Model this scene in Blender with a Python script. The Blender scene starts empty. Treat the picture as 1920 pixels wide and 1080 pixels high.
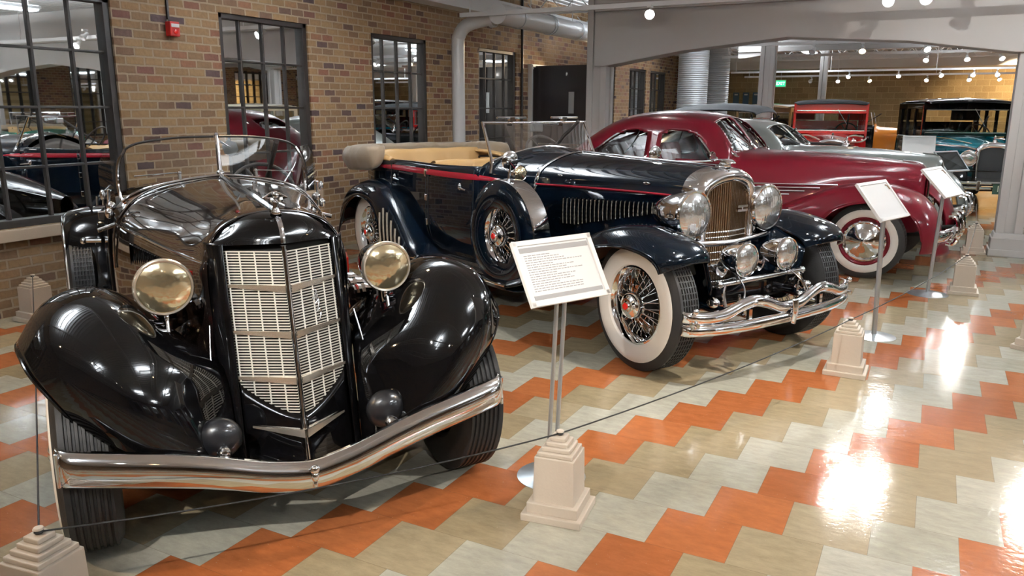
import bpy, bmesh, math, random
from math import sin, cos, pi, radians, sqrt, atan2
from mathutils import Vector, Matrix
random.seed(7)
SC = bpy.context.scene
COL = SC.collection

# ---------------------------------------------------------------- camera
def make_camera():
    yaw, pitch, roll = -0.4846, 0.2234, 0.0032
    fw = Vector((sin(yaw)*cos(pitch), cos(yaw)*cos(pitch), -sin(pitch)))
    r0 = Vector((cos(yaw), -sin(yaw), 0)); u0 = r0.cross(fw)
    r = cos(roll)*r0 + sin(roll)*u0; u = -sin(roll)*r0 + cos(roll)*u0
    cd = bpy.data.cameras.new('camera'); co = bpy.data.objects.new('camera', cd); COL.objects.link(co)
    m = Matrix((r, u, -fw)).transposed().to_4x4(); m.translation = Vector((.8246, -2.9671, 1.6213))
    co.matrix_world = m
    cd.sensor_width = 36; cd.lens = 36*1482.03/1920; cd.clip_start = .05; cd.clip_end = 200
    SC.camera = co
make_camera()

# ---------------------------------------------------------------- world and exposure
W = bpy.data.worlds.new('world'); SC.world = W; W.use_nodes = True
W.node_tree.nodes['Background'].inputs[0].default_value = (.75, .8, .9, 1)
W.node_tree.nodes['Background'].inputs[1].default_value = .3
SC.view_settings.view_transform = 'Standard'; SC.view_settings.look = 'None'
SC.view_settings.exposure = 0.15; SC.view_settings.gamma = 1
SC.view_settings.use_curve_mapping = False
P_DOWN = 7.0      # downward part of one ceiling luminaire
P_CEIL = 165.0     # upward light added to one luminaire to brighten the ceiling
P_SPOT = 115.0    # power of one track spot
CEILING_Z = 3.5

# ---------------------------------------------------------------- materials
def newmat(name):
    m = bpy.data.materials.new(name); m.use_nodes = True
    return m, m.node_tree, m.node_tree.nodes['Principled BSDF']
def mat(name, c, rough=.5, metal=0, coat=0, spec=.5, trans=0, emis=None, es=0, bump=0, bscale=80, sheen=0):
    m, nt, b = newmat(name)
    b.inputs['Base Color'].default_value = (*c, 1); b.inputs['Roughness'].default_value = rough
    b.inputs['Metallic'].default_value = metal; b.inputs['Coat Weight'].default_value = coat
    b.inputs['Coat Roughness'].default_value = .03; b.inputs['Specular IOR Level'].default_value = spec
    b.inputs['Transmission Weight'].default_value = trans; b.inputs['Sheen Weight'].default_value = sheen
    if emis: b.inputs['Emission Color'].default_value = (*emis, 1); b.inputs['Emission Strength'].default_value = es
    N = nt.nodes; L = nt.links
    no = N.new('ShaderNodeTexNoise'); no.inputs['Scale'].default_value = bscale; no.inputs['Detail'].default_value = 3
    tc = N.new('ShaderNodeTexCoord'); L.new(tc.outputs['Object'], no.inputs['Vector'])
    if bump:
        bp = N.new('ShaderNodeBump'); bp.inputs['Strength'].default_value = bump; bp.inputs['Distance'].default_value = .004
        L.new(no.outputs[0], bp.inputs['Height']); L.new(bp.outputs[0], b.inputs['Normal'])
    return m
def glass(name, tint, refl=.12):
    m, nt, b = newmat(name); N = nt.nodes; L = nt.links
    t = N.new('ShaderNodeBsdfTransparent'); t.inputs[0].default_value = (*tint, 1)
    g = N.new('ShaderNodeBsdfGlossy'); g.inputs['Roughness'].default_value = .02
    f = N.new('ShaderNodeFresnel'); f.inputs[0].default_value = 1.5
    mm = N.new('ShaderNodeMath'); mm.operation = 'MULTIPLY'; mm.inputs[1].default_value = .4; L.new(f.outputs[0], mm.inputs[0])
    ma = N.new('ShaderNodeMath'); ma.operation = 'MAXIMUM'; ma.inputs[1].default_value = refl
    mx = N.new('ShaderNodeMixShader'); L.new(mm.outputs[0], ma.inputs[0]); L.new(ma.outputs[0], mx.inputs[0])
    L.new(t.outputs[0], mx.inputs[1]); L.new(g.outputs[0], mx.inputs[2]); L.new(mx.outputs[0], N['Material Output'].inputs[0])
    return m
M = dict(
 black=mat('black_paint', (.0035,.0035,.004), .5, coat=1, spec=0),
 brownblack=mat('black_paint_brown_reflection', (.012,.008,.007), .05, coat=1, spec=.6),  # black bonnet paint with the brown of its reflections mixed in
 navy=mat('blue_black_paint', (.002,.005,.010), .5, coat=1, spec=0),
 maroon=mat('maroon_paint', (.125,.005,.012), .35, coat=.5, spec=.1),
 bright_red=mat('bright_red_paint', (.55,.012,.010), .25, coat=.8),
 stripe_red=mat('red_stripe_paint', (.27,.005,.018), .25, coat=.6),
 teal=mat('teal_paint', (.0,.13,.17), .2, coat=1),
 silver=mat('silver_grey_paint', (.30,.34,.33), .28, metal=.25, coat=1),
 cream=mat('cream_paint', (.72,.66,.52), .3, coat=.8),
 green=mat('green_paint', (.02,.22,.15), .25, coat=.8),
 gold=mat('brown_gold_paint', (.22,.12,.04), .3, coat=.8),
 orange=mat('orange_paint', (.8,.26,.01), .35, coat=.5),
 chrome=mat('chrome', (.86,.87,.89), .055, metal=1),
 chrome_b=mat('brushed_chrome', (.75,.76,.78), .2, metal=1),
 nickel=mat('warm_nickel', (.84,.78,.68), .2, metal=.8),
 grille_w=mat('ivory_grille_metal', (.95,.93,.86), .3, metal=.25),
 copperdark=mat('bronze_shutter', (.36,.22,.12), .3, metal=.8),
 rubber=mat('tyre_rubber', (.018,.018,.018), .55, bump=.15, bscale=120),
 white_rubber=mat('white_rubber', (.82,.80,.76), .42),
 dark=mat('dark_underside', (.008,.008,.008), .8),
 tan_canvas=mat('tan_canvas', (.27,.205,.14), .85, bump=.5, bscale=25, sheen=.3),
 tan_leather=mat('tan_leather', (.50,.31,.13), .42, bump=.2, bscale=60),
 grey_canvas=mat('charcoal_canvas', (.018,.020,.024), .7, bump=.3, bscale=60),
 dark_trim=mat('dark_interior', (.02,.016,.015), .6),
 red_trim=mat('dusty_pink_upholstery', (.30,.12,.11), .7),
 red_badge=mat('red_enamel', (.75,.015,.01), .2, coat=1),
 glass=glass('clear_glass', (.90,.92,.92), .035),
 glass_dk=glass('tinted_glass', (.45,.47,.48), .10),
 stone=mat('pedestal_stone', (.56,.49,.41), .6, bump=.25, bscale=90),
 colpaint=mat('painted_concrete', (.47,.46,.45), .62, bump=.12, bscale=60),
 ceil=mat('painted_ceiling', (.78,.80,.82), .7),
 white_metal=mat('white_metal', (.72,.73,.74), .35),
 steel=mat('brushed_steel', (.55,.60,.64), .3, metal=.85),
 galv=mat('ribbed_metal', (.62,.66,.70), .4, metal=.3),
 frame_dk=mat('dark_bronze_frame', (.018,.013,.011), .5),
 door_dk=mat('dark_door_paint', (.022,.018,.022), .3, coat=.4),
 paper=mat('sign_paper', (.88,.89,.90), .6),
 ink=mat('grey_print', (.42,.42,.43), .7),
 frame_w=mat('white_sign_frame', (.90,.90,.91), .4),
 shutter=mat('shutter_nickel_brown_reflection', (.50,.38,.27), .25, metal=1),  # nickel shutters, their brown reflections put into the base colour
 slate=mat('slate_black_paint', (.010,.011,.014), .35, coat=.6),
 cord=mat('black_cord', (.006,.006,.006), .6),
 alarm=mat('alarm_red', (.45,.015,.012), .4),
 sill=mat('sill_stone', (.50,.40,.30), .7, bump=.2),
 ledge=mat('grey_blue_poster', (.07,.13,.20), .5),
 exitg=mat('exit_green', (.0,.35,.12), .5, emis=(.02,.75,.25), es=1.6),
 exitw=mat('exit_letters', (.9,.9,.9), .5, emis=(.9,1,.9), es=2.5),
 bulb=mat('lamp_glow', (1,1,1), .5, emis=(1,.97,.92), es=28),
 bulb_w=mat('warm_lamp_glow', (1,1,1), .5, emis=(1,.72,.38), es=22),
 tube_l=mat('fluorescent_glow', (1,1,1), .5, emis=(.9,.96,1), es=7),
 plate=mat('plate_dark_green', (.02,.06,.04), .4), plate_l=mat('plate_cream', (.75,.75,.62), .4),
)
def lens_mat(name, base, tintref):
    m, nt, b = newmat(name); N = nt.nodes; L = nt.links
    b.inputs['Base Color'].default_value = (*base, 1); b.inputs['Metallic'].default_value = .9
    b.inputs['Roughness'].default_value = .13; b.inputs['Coat Weight'].default_value = 1
    tc = N.new('ShaderNodeTexCoord'); wv = N.new('ShaderNodeTexWave'); wv.bands_direction = 'Y'
    wv.inputs['Scale'].default_value = 14; wv.inputs['Distortion'].default_value = .3
    L.new(tc.outputs['Object'], wv.inputs[0])
    no = N.new('ShaderNodeTexNoise'); no.inputs['Scale'].default_value = 16; L.new(tc.outputs['Object'], no.inputs['Vector'])
    ad = N.new('ShaderNodeMath'); ad.operation = 'MULTIPLY_ADD'; ad.inputs[1].default_value = tintref; L.new(wv.outputs['Fac'], ad.inputs[0]); L.new(no.outputs[0], ad.inputs[2])
    bp = N.new('ShaderNodeBump'); bp.inputs['Strength'].default_value = .6; bp.inputs['Distance'].default_value = .006
    L.new(ad.outputs[0], bp.inputs['Height']); L.new(bp.outputs[0], b.inputs['Normal'])
    return m
M['lens_gold'] = lens_mat('gold_fluted_lens', (.96,.84,.56), .04)
M['lens_clear'] = lens_mat('clear_fluted_lens', (.86,.88,.88), .10)

def brick_mat(name, axis, bw, bh, mort, ramp, mortar, bumpd=.006, rough=.8):
    m, nt, b = newmat(name); N = nt.nodes; L = nt.links
    tc = N.new('ShaderNodeTexCoord'); sp = N.new('ShaderNodeSeparateXYZ'); L.new(tc.outputs['Object'], sp.inputs[0])
    cb = N.new('ShaderNodeCombineXYZ'); L.new(sp.outputs[axis], cb.inputs[0]); L.new(sp.outputs['Z'], cb.inputs[1])
    dn = N.new('ShaderNodeTexNoise'); dn.inputs['Scale'].default_value = 14; L.new(cb.outputs[0], dn.inputs['Vector'])
    dm = N.new('ShaderNodeVectorMath'); dm.operation = 'MULTIPLY_ADD'; L.new(dn.outputs['Color'], dm.inputs[0]); dm.inputs[1].default_value = (.012,.012,0); L.new(cb.outputs[0], dm.inputs[2])
    br = N.new('ShaderNodeTexBrick'); L.new(dm.outputs[0], br.inputs['Vector'])
    br.inputs['Color1'].default_value = (0,0,0,1); br.inputs['Color2'].default_value = (1,1,1,1); br.inputs['Mortar'].default_value = (0,0,0,1)
    br.inputs['Scale'].default_value = 1; br.inputs['Mortar Size'].default_value = mort; br.inputs['Mortar Smooth'].default_value = .15
    br.inputs['Bias'].default_value = 0; br.inputs['Brick Width'].default_value = bw; br.inputs['Row Height'].default_value = bh
    cr = N.new('ShaderNodeValToRGB'); L.new(br.outputs['Color'], cr.inputs[0]); e = cr.color_ramp.elements
    e[0].position = ramp[0][0]; e[0].color = (*ramp[0][1], 1); e[1].position = ramp[-1][0]; e[1].color = (*ramp[-1][1], 1)
    for p, c in ramp[1:-1]:
        q = e.new(p); q.color = (*c, 1)
    no = N.new('ShaderNodeTexNoise'); no.inputs['Scale'].default_value = 30; no.inputs['Detail'].default_value = 5; L.new(tc.outputs['Object'], no.inputs['Vector'])
    mr = N.new('ShaderNodeMapRange'); mr.inputs['To Min'].default_value = .65; mr.inputs['To Max'].default_value = 1.3; L.new(no.outputs[0], mr.inputs[0])
    mu = N.new('ShaderNodeMix'); mu.data_type = 'RGBA'; mu.blend_type = 'MULTIPLY'; mu.inputs[0].default_value = 1
    L.new(cr.outputs[0], mu.inputs[6]); L.new(mr.outputs[0], mu.inputs[7])
    mx = N.new('ShaderNodeMix'); mx.data_type = 'RGBA'; L.new(br.outputs['Fac'], mx.inputs[0]); L.new(mu.outputs[2], mx.inputs[6]); mx.inputs[7].default_value = (*mortar, 1)
    L.new(mx.outputs[2], b.inputs['Base Color']); b.inputs['Roughness'].default_value = rough; b.inputs['Specular IOR Level'].default_value = .25
    sb = N.new('ShaderNodeMath'); sb.operation = 'SUBTRACT'; L.new(no.outputs[0], sb.inputs[0]); L.new(br.outputs['Fac'], sb.inputs[1])
    bp = N.new('ShaderNodeBump'); bp.inputs['Strength'].default_value = .7; bp.inputs['Distance'].default_value = bumpd
    L.new(sb.outputs[0], bp.inputs['Height']); L.new(bp.outputs[0], b.inputs['Normal'])
    return m
BR = [(0,(.055,.034,.036)),(.05,(.08,.045,.038)),(.12,(.15,.085,.05)),(.32,(.20,.12,.06)),(.48,(.24,.145,.07)),(.62,(.28,.175,.085)),(.80,(.24,.14,.068)),(.92,(.20,.085,.048)),(1,(.13,.055,.042))]
M['brick'] = brick_mat('tan_brick', 'Y', .19, .0765, .009, BR, (.34,.26,.18))
M['brick_x'] = brick_mat('tan_brick_end_wall', 'X', .215, .0765, .009, BR, (.33,.26,.19))
M['block'] = brick_mat('tan_block', 'X', .4, .2, .008, [(0,(.27,.19,.09)),(1,(.38,.28,.14))], (.46,.36,.20))

def floor_mat():
    m, nt, b = newmat('vinyl_tile_floor'); N = nt.nodes; L = nt.links
    tc = N.new('ShaderNodeTexCoord'); sp = N.new('ShaderNodeSeparateXYZ'); L.new(tc.outputs['Object'], sp.inputs[0])
    def mth(op, a, c=None, d=None):
        n = N.new('ShaderNodeMath'); n.operation = op
        for i, v in enumerate((a, c, d)):
            if v is None: continue
            if isinstance(v, (int, float)): n.inputs[i].default_value = v
            else: L.new(v, n.inputs[i])
        return n.outputs[0]
    yy = mth('DIVIDE', sp.outputs['Y'], .3048); j = mth('FLOOR', yy)
    u = mth('SUBTRACT', mth('SUBTRACT', mth('DIVIDE', sp.outputs['X'], .1524), j), 1.0)
    h = mth('MULTIPLY', u, .5); k = mth('FLOOR', h)
    c3 = mth('FLOORED_MODULO', k, 3.0)
    isO = mth('LESS_THAN', c3, .5); isT = mth('COMPARE', c3, 1.0, .5)
    cb = N.new('ShaderNodeCombineXYZ'); L.new(k, cb.inputs[0]); L.new(j, cb.inputs[1])
    wn = N.new('ShaderNodeTexWhiteNoise'); wn.noise_dimensions = '2D'; L.new(cb.outputs[0], wn.inputs['Vector'])
    def mixc(f, a, c):
        n = N.new('ShaderNodeMix'); n.data_type = 'RGBA'
        if isinstance(f, float): n.inputs[0].default_value = f
        else: L.new(f, n.inputs[0])
        for i, v in ((6, a), (7, c)):
            if isinstance(v, tuple): n.inputs[i].default_value = (*v, 1)
            else: L.new(v, n.inputs[i])
        return n.outputs[2]
    orange = mixc(wn.outputs['Value'], (.37,.115,.038), (.46,.155,.055))
    tan = mixc(wn.outputs['Value'], (.33,.265,.16), (.40,.33,.215))
    light = mixc(wn.outputs['Value'], (.41,.40,.325), (.48,.465,.39))
    base = mixc(isO, mixc(isT, light, tan), orange)
    n1 = N.new('ShaderNodeTexNoise'); n1.inputs['Scale'].default_value = 9; n1.inputs['Detail'].default_value = 9; n1.inputs['Roughness'].default_value = .75
    mp = N.new('ShaderNodeMapping'); mp.inputs['Scale'].default_value = (1, 2.6, 1); L.new(tc.outputs['Object'], mp.inputs[0]); L.new(mp.outputs[0], n1.inputs['Vector'])
    mr = N.new('ShaderNodeMapRange'); mr.inputs['From Min'].default_value = .3; mr.inputs['From Max'].default_value = .7
    mr.inputs['To Min'].default_value = .78; mr.inputs['To Max'].default_value = 1.16; L.new(n1.outputs[0], mr.inputs[0])
    mu = N.new('ShaderNodeMix'); mu.data_type = 'RGBA'; mu.blend_type = 'MULTIPLY'; mu.inputs[0].default_value = 1
    L.new(base, mu.inputs[6]); L.new(mr.outputs[0], mu.inputs[7])
    # small light flecks in the vinyl
    n2 = N.new('ShaderNodeTexNoise'); n2.inputs['Scale'].default_value = 90; n2.inputs['Detail'].default_value = 2; L.new(tc.outputs['Object'], n2.inputs['Vector'])
    fl = mth('GREATER_THAN', n2.outputs[0], .73)
    col = mixc(mth('MULTIPLY', fl, .35), mu.outputs[2], (.62,.50,.40))
    # seams between tiles
    fy = mth('ABSOLUTE', mth('SUBTRACT', mth('FRACT', yy), .5)); fx = mth('ABSOLUTE', mth('SUBTRACT', mth('FRACT', h), .5))
    seam = mth('GREATER_THAN', mth('MAXIMUM', fy, fx), .4965)
    col = mixc(mth('MULTIPLY', seam, .45), col, (.10,.07,.04))
    L.new(col, b.inputs['Base Color'])
    b.inputs['Roughness'].default_value = .10; b.inputs['Specular IOR Level'].default_value = .5
    n3 = N.new('ShaderNodeTexNoise'); n3.inputs['Scale'].default_value = 38; n3.inputs['Detail'].default_value = 3; L.new(tc.outputs['Object'], n3.inputs['Vector'])
    n4 = N.new('ShaderNodeTexNoise'); n4.inputs['Scale'].default_value = 2.2; L.new(tc.outputs['Object'], n4.inputs['Vector'])
    hgt = mth('ADD', mth('MULTIPLY', n3.outputs[0], .35), mth('MULTIPLY', n4.outputs[0], 2.0))
    hgt = mth('SUBTRACT', hgt, mth('MULTIPLY', seam, .25))
    bp = N.new('ShaderNodeBump'); bp.inputs['Strength'].default_value = .45; bp.inputs['Distance'].default_value = .004
    L.new(hgt, bp.inputs['Height']); L.new(bp.outputs[0], b.inputs['Normal'])
    return m
M['floor'] = floor_mat()
def mirror_glass():
    m, nt, b = newmat('reflecting_window_pane')
    b.inputs['Base Color'].default_value = (.86,.89,.90,1); b.inputs['Metallic'].default_value = 1; b.inputs['Roughness'].default_value = .015
    return m
M['pane'] = mirror_glass()

# ---------------------------------------------------------------- mesh helpers
def cr1(p, n, closed=False):
    out = []; m = len(p)
    segs = m if closed else m-1
    for i in range(segs):
        if closed: a, b, c, d = p[(i-1) % m], p[i], p[(i+1) % m], p[(i+2) % m]
        else: a, b, c, d = p[max(i-1, 0)], p[i], p[i+1], p[min(i+2, m-1)]
        for k in range(n):
            t = k/n
            out.append(tuple(.5*((2*b[q]) + (-a[q]+c[q])*t + (2*a[q]-5*b[q]+4*c[q]-d[q])*t*t + (-a[q]+3*b[q]-3*c[q]+d[q])*t**3) for q in range(len(b))))
    if not closed: out.append(tuple(p[-1]))
    return out
def fine(rows, nu, nv, closev=False):
    g = [cr1(r, nv, closev) for r in rows]
    cols = [cr1([g[i][j] for i in range(len(g))], nu) for j in range(len(g[0]))]
    return [[cols[j][i] for j in range(len(cols))] for i in range(len(cols[0]))]
class MB:
    def __init__(s): s.v = []; s.f = []
    def add(s, v, f):
        o = len(s.v); s.v += [tuple(x) for x in v]; s.f += [tuple(i+o for i in x) for x in f]; return s
    def grid(s, G, cu=False, cv=False, keep=None):
        nu, nv = len(G), len(G[0]); V = [p for r in G for p in r]; F = []
        for i in range(nu if cu else nu-1):
            for j in range(nv if cv else nv-1):
                a, b = i*nv+j, i*nv+(j+1) % nv; c, d = ((i+1) % nu)*nv+(j+1) % nv, ((i+1) % nu)*nv+j
                if keep:
                    q = [sum(V[t][k] for t in (a, b, c, d))/4 for k in range(3)]
                    if not keep(*q): continue
                F.append((a, b, c, d))
        return s.add(V, F)
    def surf(s, rows, nu=4, nv=4, mirror=False, keep=None, closev=False):
        G = fine(rows, nu, nv, closev)
        if mirror: G = [r + [(x, -y, z) for x, y, z in reversed(r)][1 if abs(r[-1][1]) < 1e-6 else 0:] for r in G]
        return s.grid(G, keep=keep, cv=closev)
    def box(s, c, d, rz=0, taper=1.0, rx=0, ry=0):
        V = []; R = Matrix.Rotation(rz, 3, 'Z') @ Matrix.Rotation(ry, 3, 'Y') @ Matrix.Rotation(rx, 3, 'X')
        for z in (-1, 1):
            t = taper if z > 0 else 1
            for x, y in ((-1,-1),(1,-1),(1,1),(-1,1)):
                V.append(Vector(c) + R @ Vector((x*d[0]/2*t, y*d[1]/2*t, z*d[2]/2)))
        return s.add(V, [(3,2,1,0),(4,5,6,7),(0,1,5,4),(1,2,6,5),(2,3,7,6),(3,0,4,7)])
    def tube(s, path, r=.01, seg=8, closed=False, caps=True, flat=1.0):
        P = [Vector(p) for p in path]; n = len(P); G = []; up = None
        for i, p in enumerate(P):
            t = (P[(i+1) % n]-P[(i-1) % n]) if closed else (P[min(i+1, n-1)]-P[max(i-1, 0)])
            t.normalize()
            if up is None:
                up = Vector((0,0,1)) if abs(t.z) < .9 else Vector((1,0,0))
            a = t.cross(up)
            if a.length < 1e-6: a = t.orthogonal()
            a.normalize(); b = a.cross(t).normalized(); up = b
            rr = r[i] if isinstance(r, (list, tuple)) else r
            G.append([tuple(p + a*cos(2*pi*k/seg)*rr*flat + b*sin(2*pi*k/seg)*rr) for k in range(seg)])
        o = len(s.v); s.grid(G, cu=closed, cv=True)
        if caps and not closed:
            s.f.append(tuple(o+k for k in range(seg))); s.f.append(tuple(o+(n-1)*seg+k for k in reversed(range(seg))))
        return s
    def cyl(s, a, b, r, r2=None, seg=16):
        return s.tube([a, b], [r, r if r2 is None else r2], seg)
    def lathe(s, prof, o=(0,0,0), ax=(0,0,1), seg=32, caps=False):
        A = Vector(ax).normalized(); X = A.orthogonal().normalized() if abs(A.z) < .99 else Vector((1,0,0)); Y = A.cross(X)
        G = [[tuple(Vector(o)+A*h+(X*cos(2*pi*k/seg)+Y*sin(2*pi*k/seg))*max(r, 1e-5)) for k in range(seg)] for r, h in prof]
        return s.grid(G, cv=True)
    def prism(s, poly, fn, t0, t1):
        n = len(poly); V = [fn(a, b, t0) for a, b in poly]+[fn(a, b, t1) for a, b in poly]
        return s.add(V, [tuple(reversed(range(n))), tuple(range(n, 2*n))]+[(i, (i+1) % n, n+(i+1) % n, n+i) for i in range(n)])
    def sphere(s, c, r, seg=16, sc=(1,1,1)):
        G = []
        for i in range(seg//2+1):
            a = pi*i/(seg//2); G.append([(c[0]+sc[0]*r*max(sin(a), 1e-4)*cos(2*pi*k/seg), c[1]+sc[1]*r*max(sin(a), 1e-4)*sin(2*pi*k/seg), c[2]+sc[2]*r*cos(a)) for k in range(seg)])
        return s.grid(G, cv=True)
    def mirror(s):
        n = len(s.v); s.v += [(x, -y, z) for x, y, z in s.v]; s.f += [tuple(i+n for i in reversed(f)) for f in s.f]; return s
    def rot(s, Mx):
        s.v = [tuple(Mx @ Vector(p)) for p in s.v]; return s
    def build(s, name, m, parent=None, smooth=True, ang=40, solid=0, bevel=0, sub=0, weld=True):
        me = bpy.data.meshes.new(name); me.from_pydata(s.v, [], s.f)
        bm = bmesh.new(); bm.from_mesh(me)
        if weld: bmesh.ops.remove_doubles(bm, verts=bm.verts, dist=1e-5)
        bmesh.ops.recalc_face_normals(bm, faces=bm.faces); bm.to_mesh(me); bm.free()
        if smooth:
            me.polygons.foreach_set('use_smooth', [True]*len(me.polygons)); me.set_sharp_from_angle(angle=radians(ang))
        me.materials.append(M[m] if isinstance(m, str) else m)
        o = bpy.data.objects.new(name, me); COL.objects.link(o)
        if parent: o.parent = parent
        if bevel:
            b = o.modifiers.new('bevel', 'BEVEL'); b.width = bevel; b.segments = 2; b.limit_method = 'ANGLE'; b.angle_limit = radians(50)
        if solid:
            d = o.modifiers.new('solid', 'SOLIDIFY'); d.thickness = solid; d.offset = 0
        if sub:
            d = o.modifiers.new('sub', 'SUBSURF'); d.levels = d.render_levels = sub
        return o
def tag(o, label=None, cat=None, group=None, kind=None):
    if label: o['label'] = label
    if cat: o['category'] = cat
    if group: o['group'] = group
    if kind: o['kind'] = kind
    return o
def thing(name, label, cat, loc=(0,0,0), rz=0, group=None):
    o = bpy.data.objects.new(name, None); COL.objects.link(o); o.empty_display_size = .1
    o.location = loc; o.rotation_euler = (0,0,rz)
    return tag(o, label, cat, group)
def struct(o): o['kind'] = 'structure'; return o
def copy_tree(o, parent=None):
    c = o.copy(); COL.objects.link(c); c.parent = parent
    for ch in list(o.children): copy_tree(ch, c)
    return c
def text_mesh(name, txt, size, m, parent, loc, rot, depth=.002, align='CENTER'):
    cu = bpy.data.curves.new(name, 'FONT'); cu.body = txt; cu.size = size; cu.extrude = depth; cu.align_x = align; cu.align_y = 'CENTER'
    t = bpy.data.objects.new(name+'_c', cu); COL.objects.link(t)
    me = bpy.data.meshes.new_from_object(t.evaluated_get(bpy.context.evaluated_depsgraph_get())); bpy.data.objects.remove(t)
    me.materials.clear(); me.materials.append(M[m])
    o = bpy.data.objects.new(name, me); COL.objects.link(o); o.parent = parent; o.location = loc; o.rotation_euler = rot
    return o
def look_rot(d, up=(0,0,1)):
    return Vector(d).to_track_quat('-Z', 'Y').to_euler()
def arc(c, r, a0, a1, n, z=None):
    return [(c[0]+r*cos(a0+(a1-a0)*i/n), c[1]+r*sin(a0+(a1-a0)*i/n)) for i in range(n+1)]
# ---------------------------------------------------------------- lamps of the place
def add_light(name, kind, parent, loc, d, power, color, size=.1, sy=None, angle=60, blend=.5):
    l = bpy.data.lights.new(name, kind); l.energy = power; l.color = color
    if kind == 'AREA':
        l.size = size
        if sy: l.shape = 'RECTANGLE'; l.size_y = sy
    else:
        l.shadow_soft_size = size
        if kind == 'SPOT': l.spot_size = radians(angle); l.spot_blend = blend
    o = bpy.data.objects.new(name, l); COL.objects.link(o); o.parent = parent; o.location = loc
    o.rotation_euler = look_rot(d)
    return o
def luminaire(x, y, label, p=1.0, z=None, col=(.93,.97,1)):
    z = z or CEILING_Z-.32
    t = thing('ceiling_light', label, 'ceiling light', (x, y, z), 0, 'hanging fluorescent lights')
    MB().box((0,0,.03), (.30,1.25,.05)).build('housing', 'white_metal', t, smooth=False)
    [MB().cyl((0,q,.05), (0,q,CEILING_Z-z), .006, seg=6).build('hanger', 'white_metal', t) for q in (-.5,.5)]
    MB().box((0,0,-.004), (.24,1.2,.012)).build('diffuser', 'tube_l', t, smooth=False)
    MB().box((0,0,.058), (.24,1.2,.006)).build('added_upper_glow', 'tube_l', t, smooth=False)  # glowing top panel added to go with the upward lamp
    add_light('light', 'AREA', t, (0,0,-.02), (0,0,-1), P_DOWN*p, col, .24, 1.2)
    add_light('added_uplight', 'AREA', t, (0,0,.07), (0,0,1), P_CEIL*p, col, .24, 1.2)  # upward lamp added so the ceiling turns bright
def spot_head(x, y, z, aim, label, lit=0, power=1, warm=False, angle=60, drop=.16, group='track spotlights', white=True, size=.045):
    """one adjustable spotlight hanging from a track at height z"""
    t = thing('track_spotlight', label, 'spotlight', (x, y, z), 0, group)
    d = (Vector(aim)-Vector((x, y, z-drop))).normalized(); p = Vector((0,0,-drop)); m = 'white_metal' if white else 'nickel'
    MB().cyl((0,0,-.02), tuple(p-d*.03), .013, seg=8).box((0,0,-.03), (.05,.09,.03)).build('stem', m, t)
    MB().lathe([(0,-.075),(.026,-.07),(.030,-.03),(.034,.0),(.055,.05),(.062,.085),(.058,.085),(.05,.05),(.0,.03)], p, d, 20).build('shade', m, t)
    if lit:
        MB().lathe([(0,.078),(.03,.076),(.052,.066)], p, d, 16).build('bulb', 'bulb_w' if warm else 'bulb', t)
        if lit > 1:
            add_light('light', 'SPOT', t, tuple(p+d*.10), d, P_SPOT*power, (1,.74,.45) if warm else (1,.95,.88), size, angle=angle)
    else: MB().lathe([(0,.03),(.045,.06)], p, d, 16).build('bulb', 'white_metal', t)
    return t
def track(x0, x1, y, z, label, rods=3):
    t = thing('lighting_track', label, 'lighting track', ((x0+x1)/2, y, z)); L = x1-x0
    MB().box((0,0,0), (L,.055,.055)).build('rail', 'white_metal', t, smooth=False)
    for i in range(rods):
        xx = -L/2+.15+(L-.3)*i/(rods-1); MB().cyl((xx,0,.02), (xx,0,CEILING_Z-z), .009, seg=6).build('hanging_rod', 'white_metal', t)
ORD = ['leftmost', 'second from the left', 'third from the left', 'fourth from the left', 'fifth from the left', 'sixth from the left', 'seventh from the left', 'eighth from the left', 'ninth from the left', 'tenth from the left']
# ceiling luminaires (the open gallery ceiling; most hang above the frame)
LUMS = ['hanging fluorescent light over the front black car', 'hanging fluorescent light over the tail of the open touring car', 'hanging fluorescent light behind the photographer', 'hanging fluorescent light over the aisle beside the nearest info stand', 'hanging fluorescent light over the aisle before the concrete beam', 'hanging fluorescent light far across the aisle, nearest the entrance', 'hanging fluorescent light over the green roadster across the aisle', 'hanging fluorescent light by the far windowed wall',
 'hanging fluorescent light behind the left concrete column', 'hanging fluorescent light above the silver coupe', 'hanging fluorescent light above the cream white sedan', 'hanging fluorescent light by the ribbed metal ducts', 'hanging fluorescent light above the teal sedan', 'hanging fluorescent light right of the teal sedan', 'hanging fluorescent light before the green exit sign', 'hanging fluorescent light before the middle of the block wall', 'hanging fluorescent light before the right end of the block wall']
k = 0
for (x, y, p) in [(-3.6,-1.5,1.3),(-3.6,3.2,1.0),(.6,-4.2,.8),(1.6,.9,1.0),(1.4,4.9,1.0),(5.5,-1,.8),(5.5,5,.9),(9,2,1.0),(-3.5,11.0,1.2),(.4,10.6,1.2),(4.6,10.6,1.0),(-3.2,15.6,1.2),(1.0,16.2,1.2),(5.2,16,1.0),(-2.6,21.5,1.3),(1.6,21.5,1.3),(6.5,21.5,1.0)]:
    k += 1
    luminaire(x, y, LUMS[k-1], p*(2.6 if x > 4 else 1.5 if y > 9 else 1))
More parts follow.
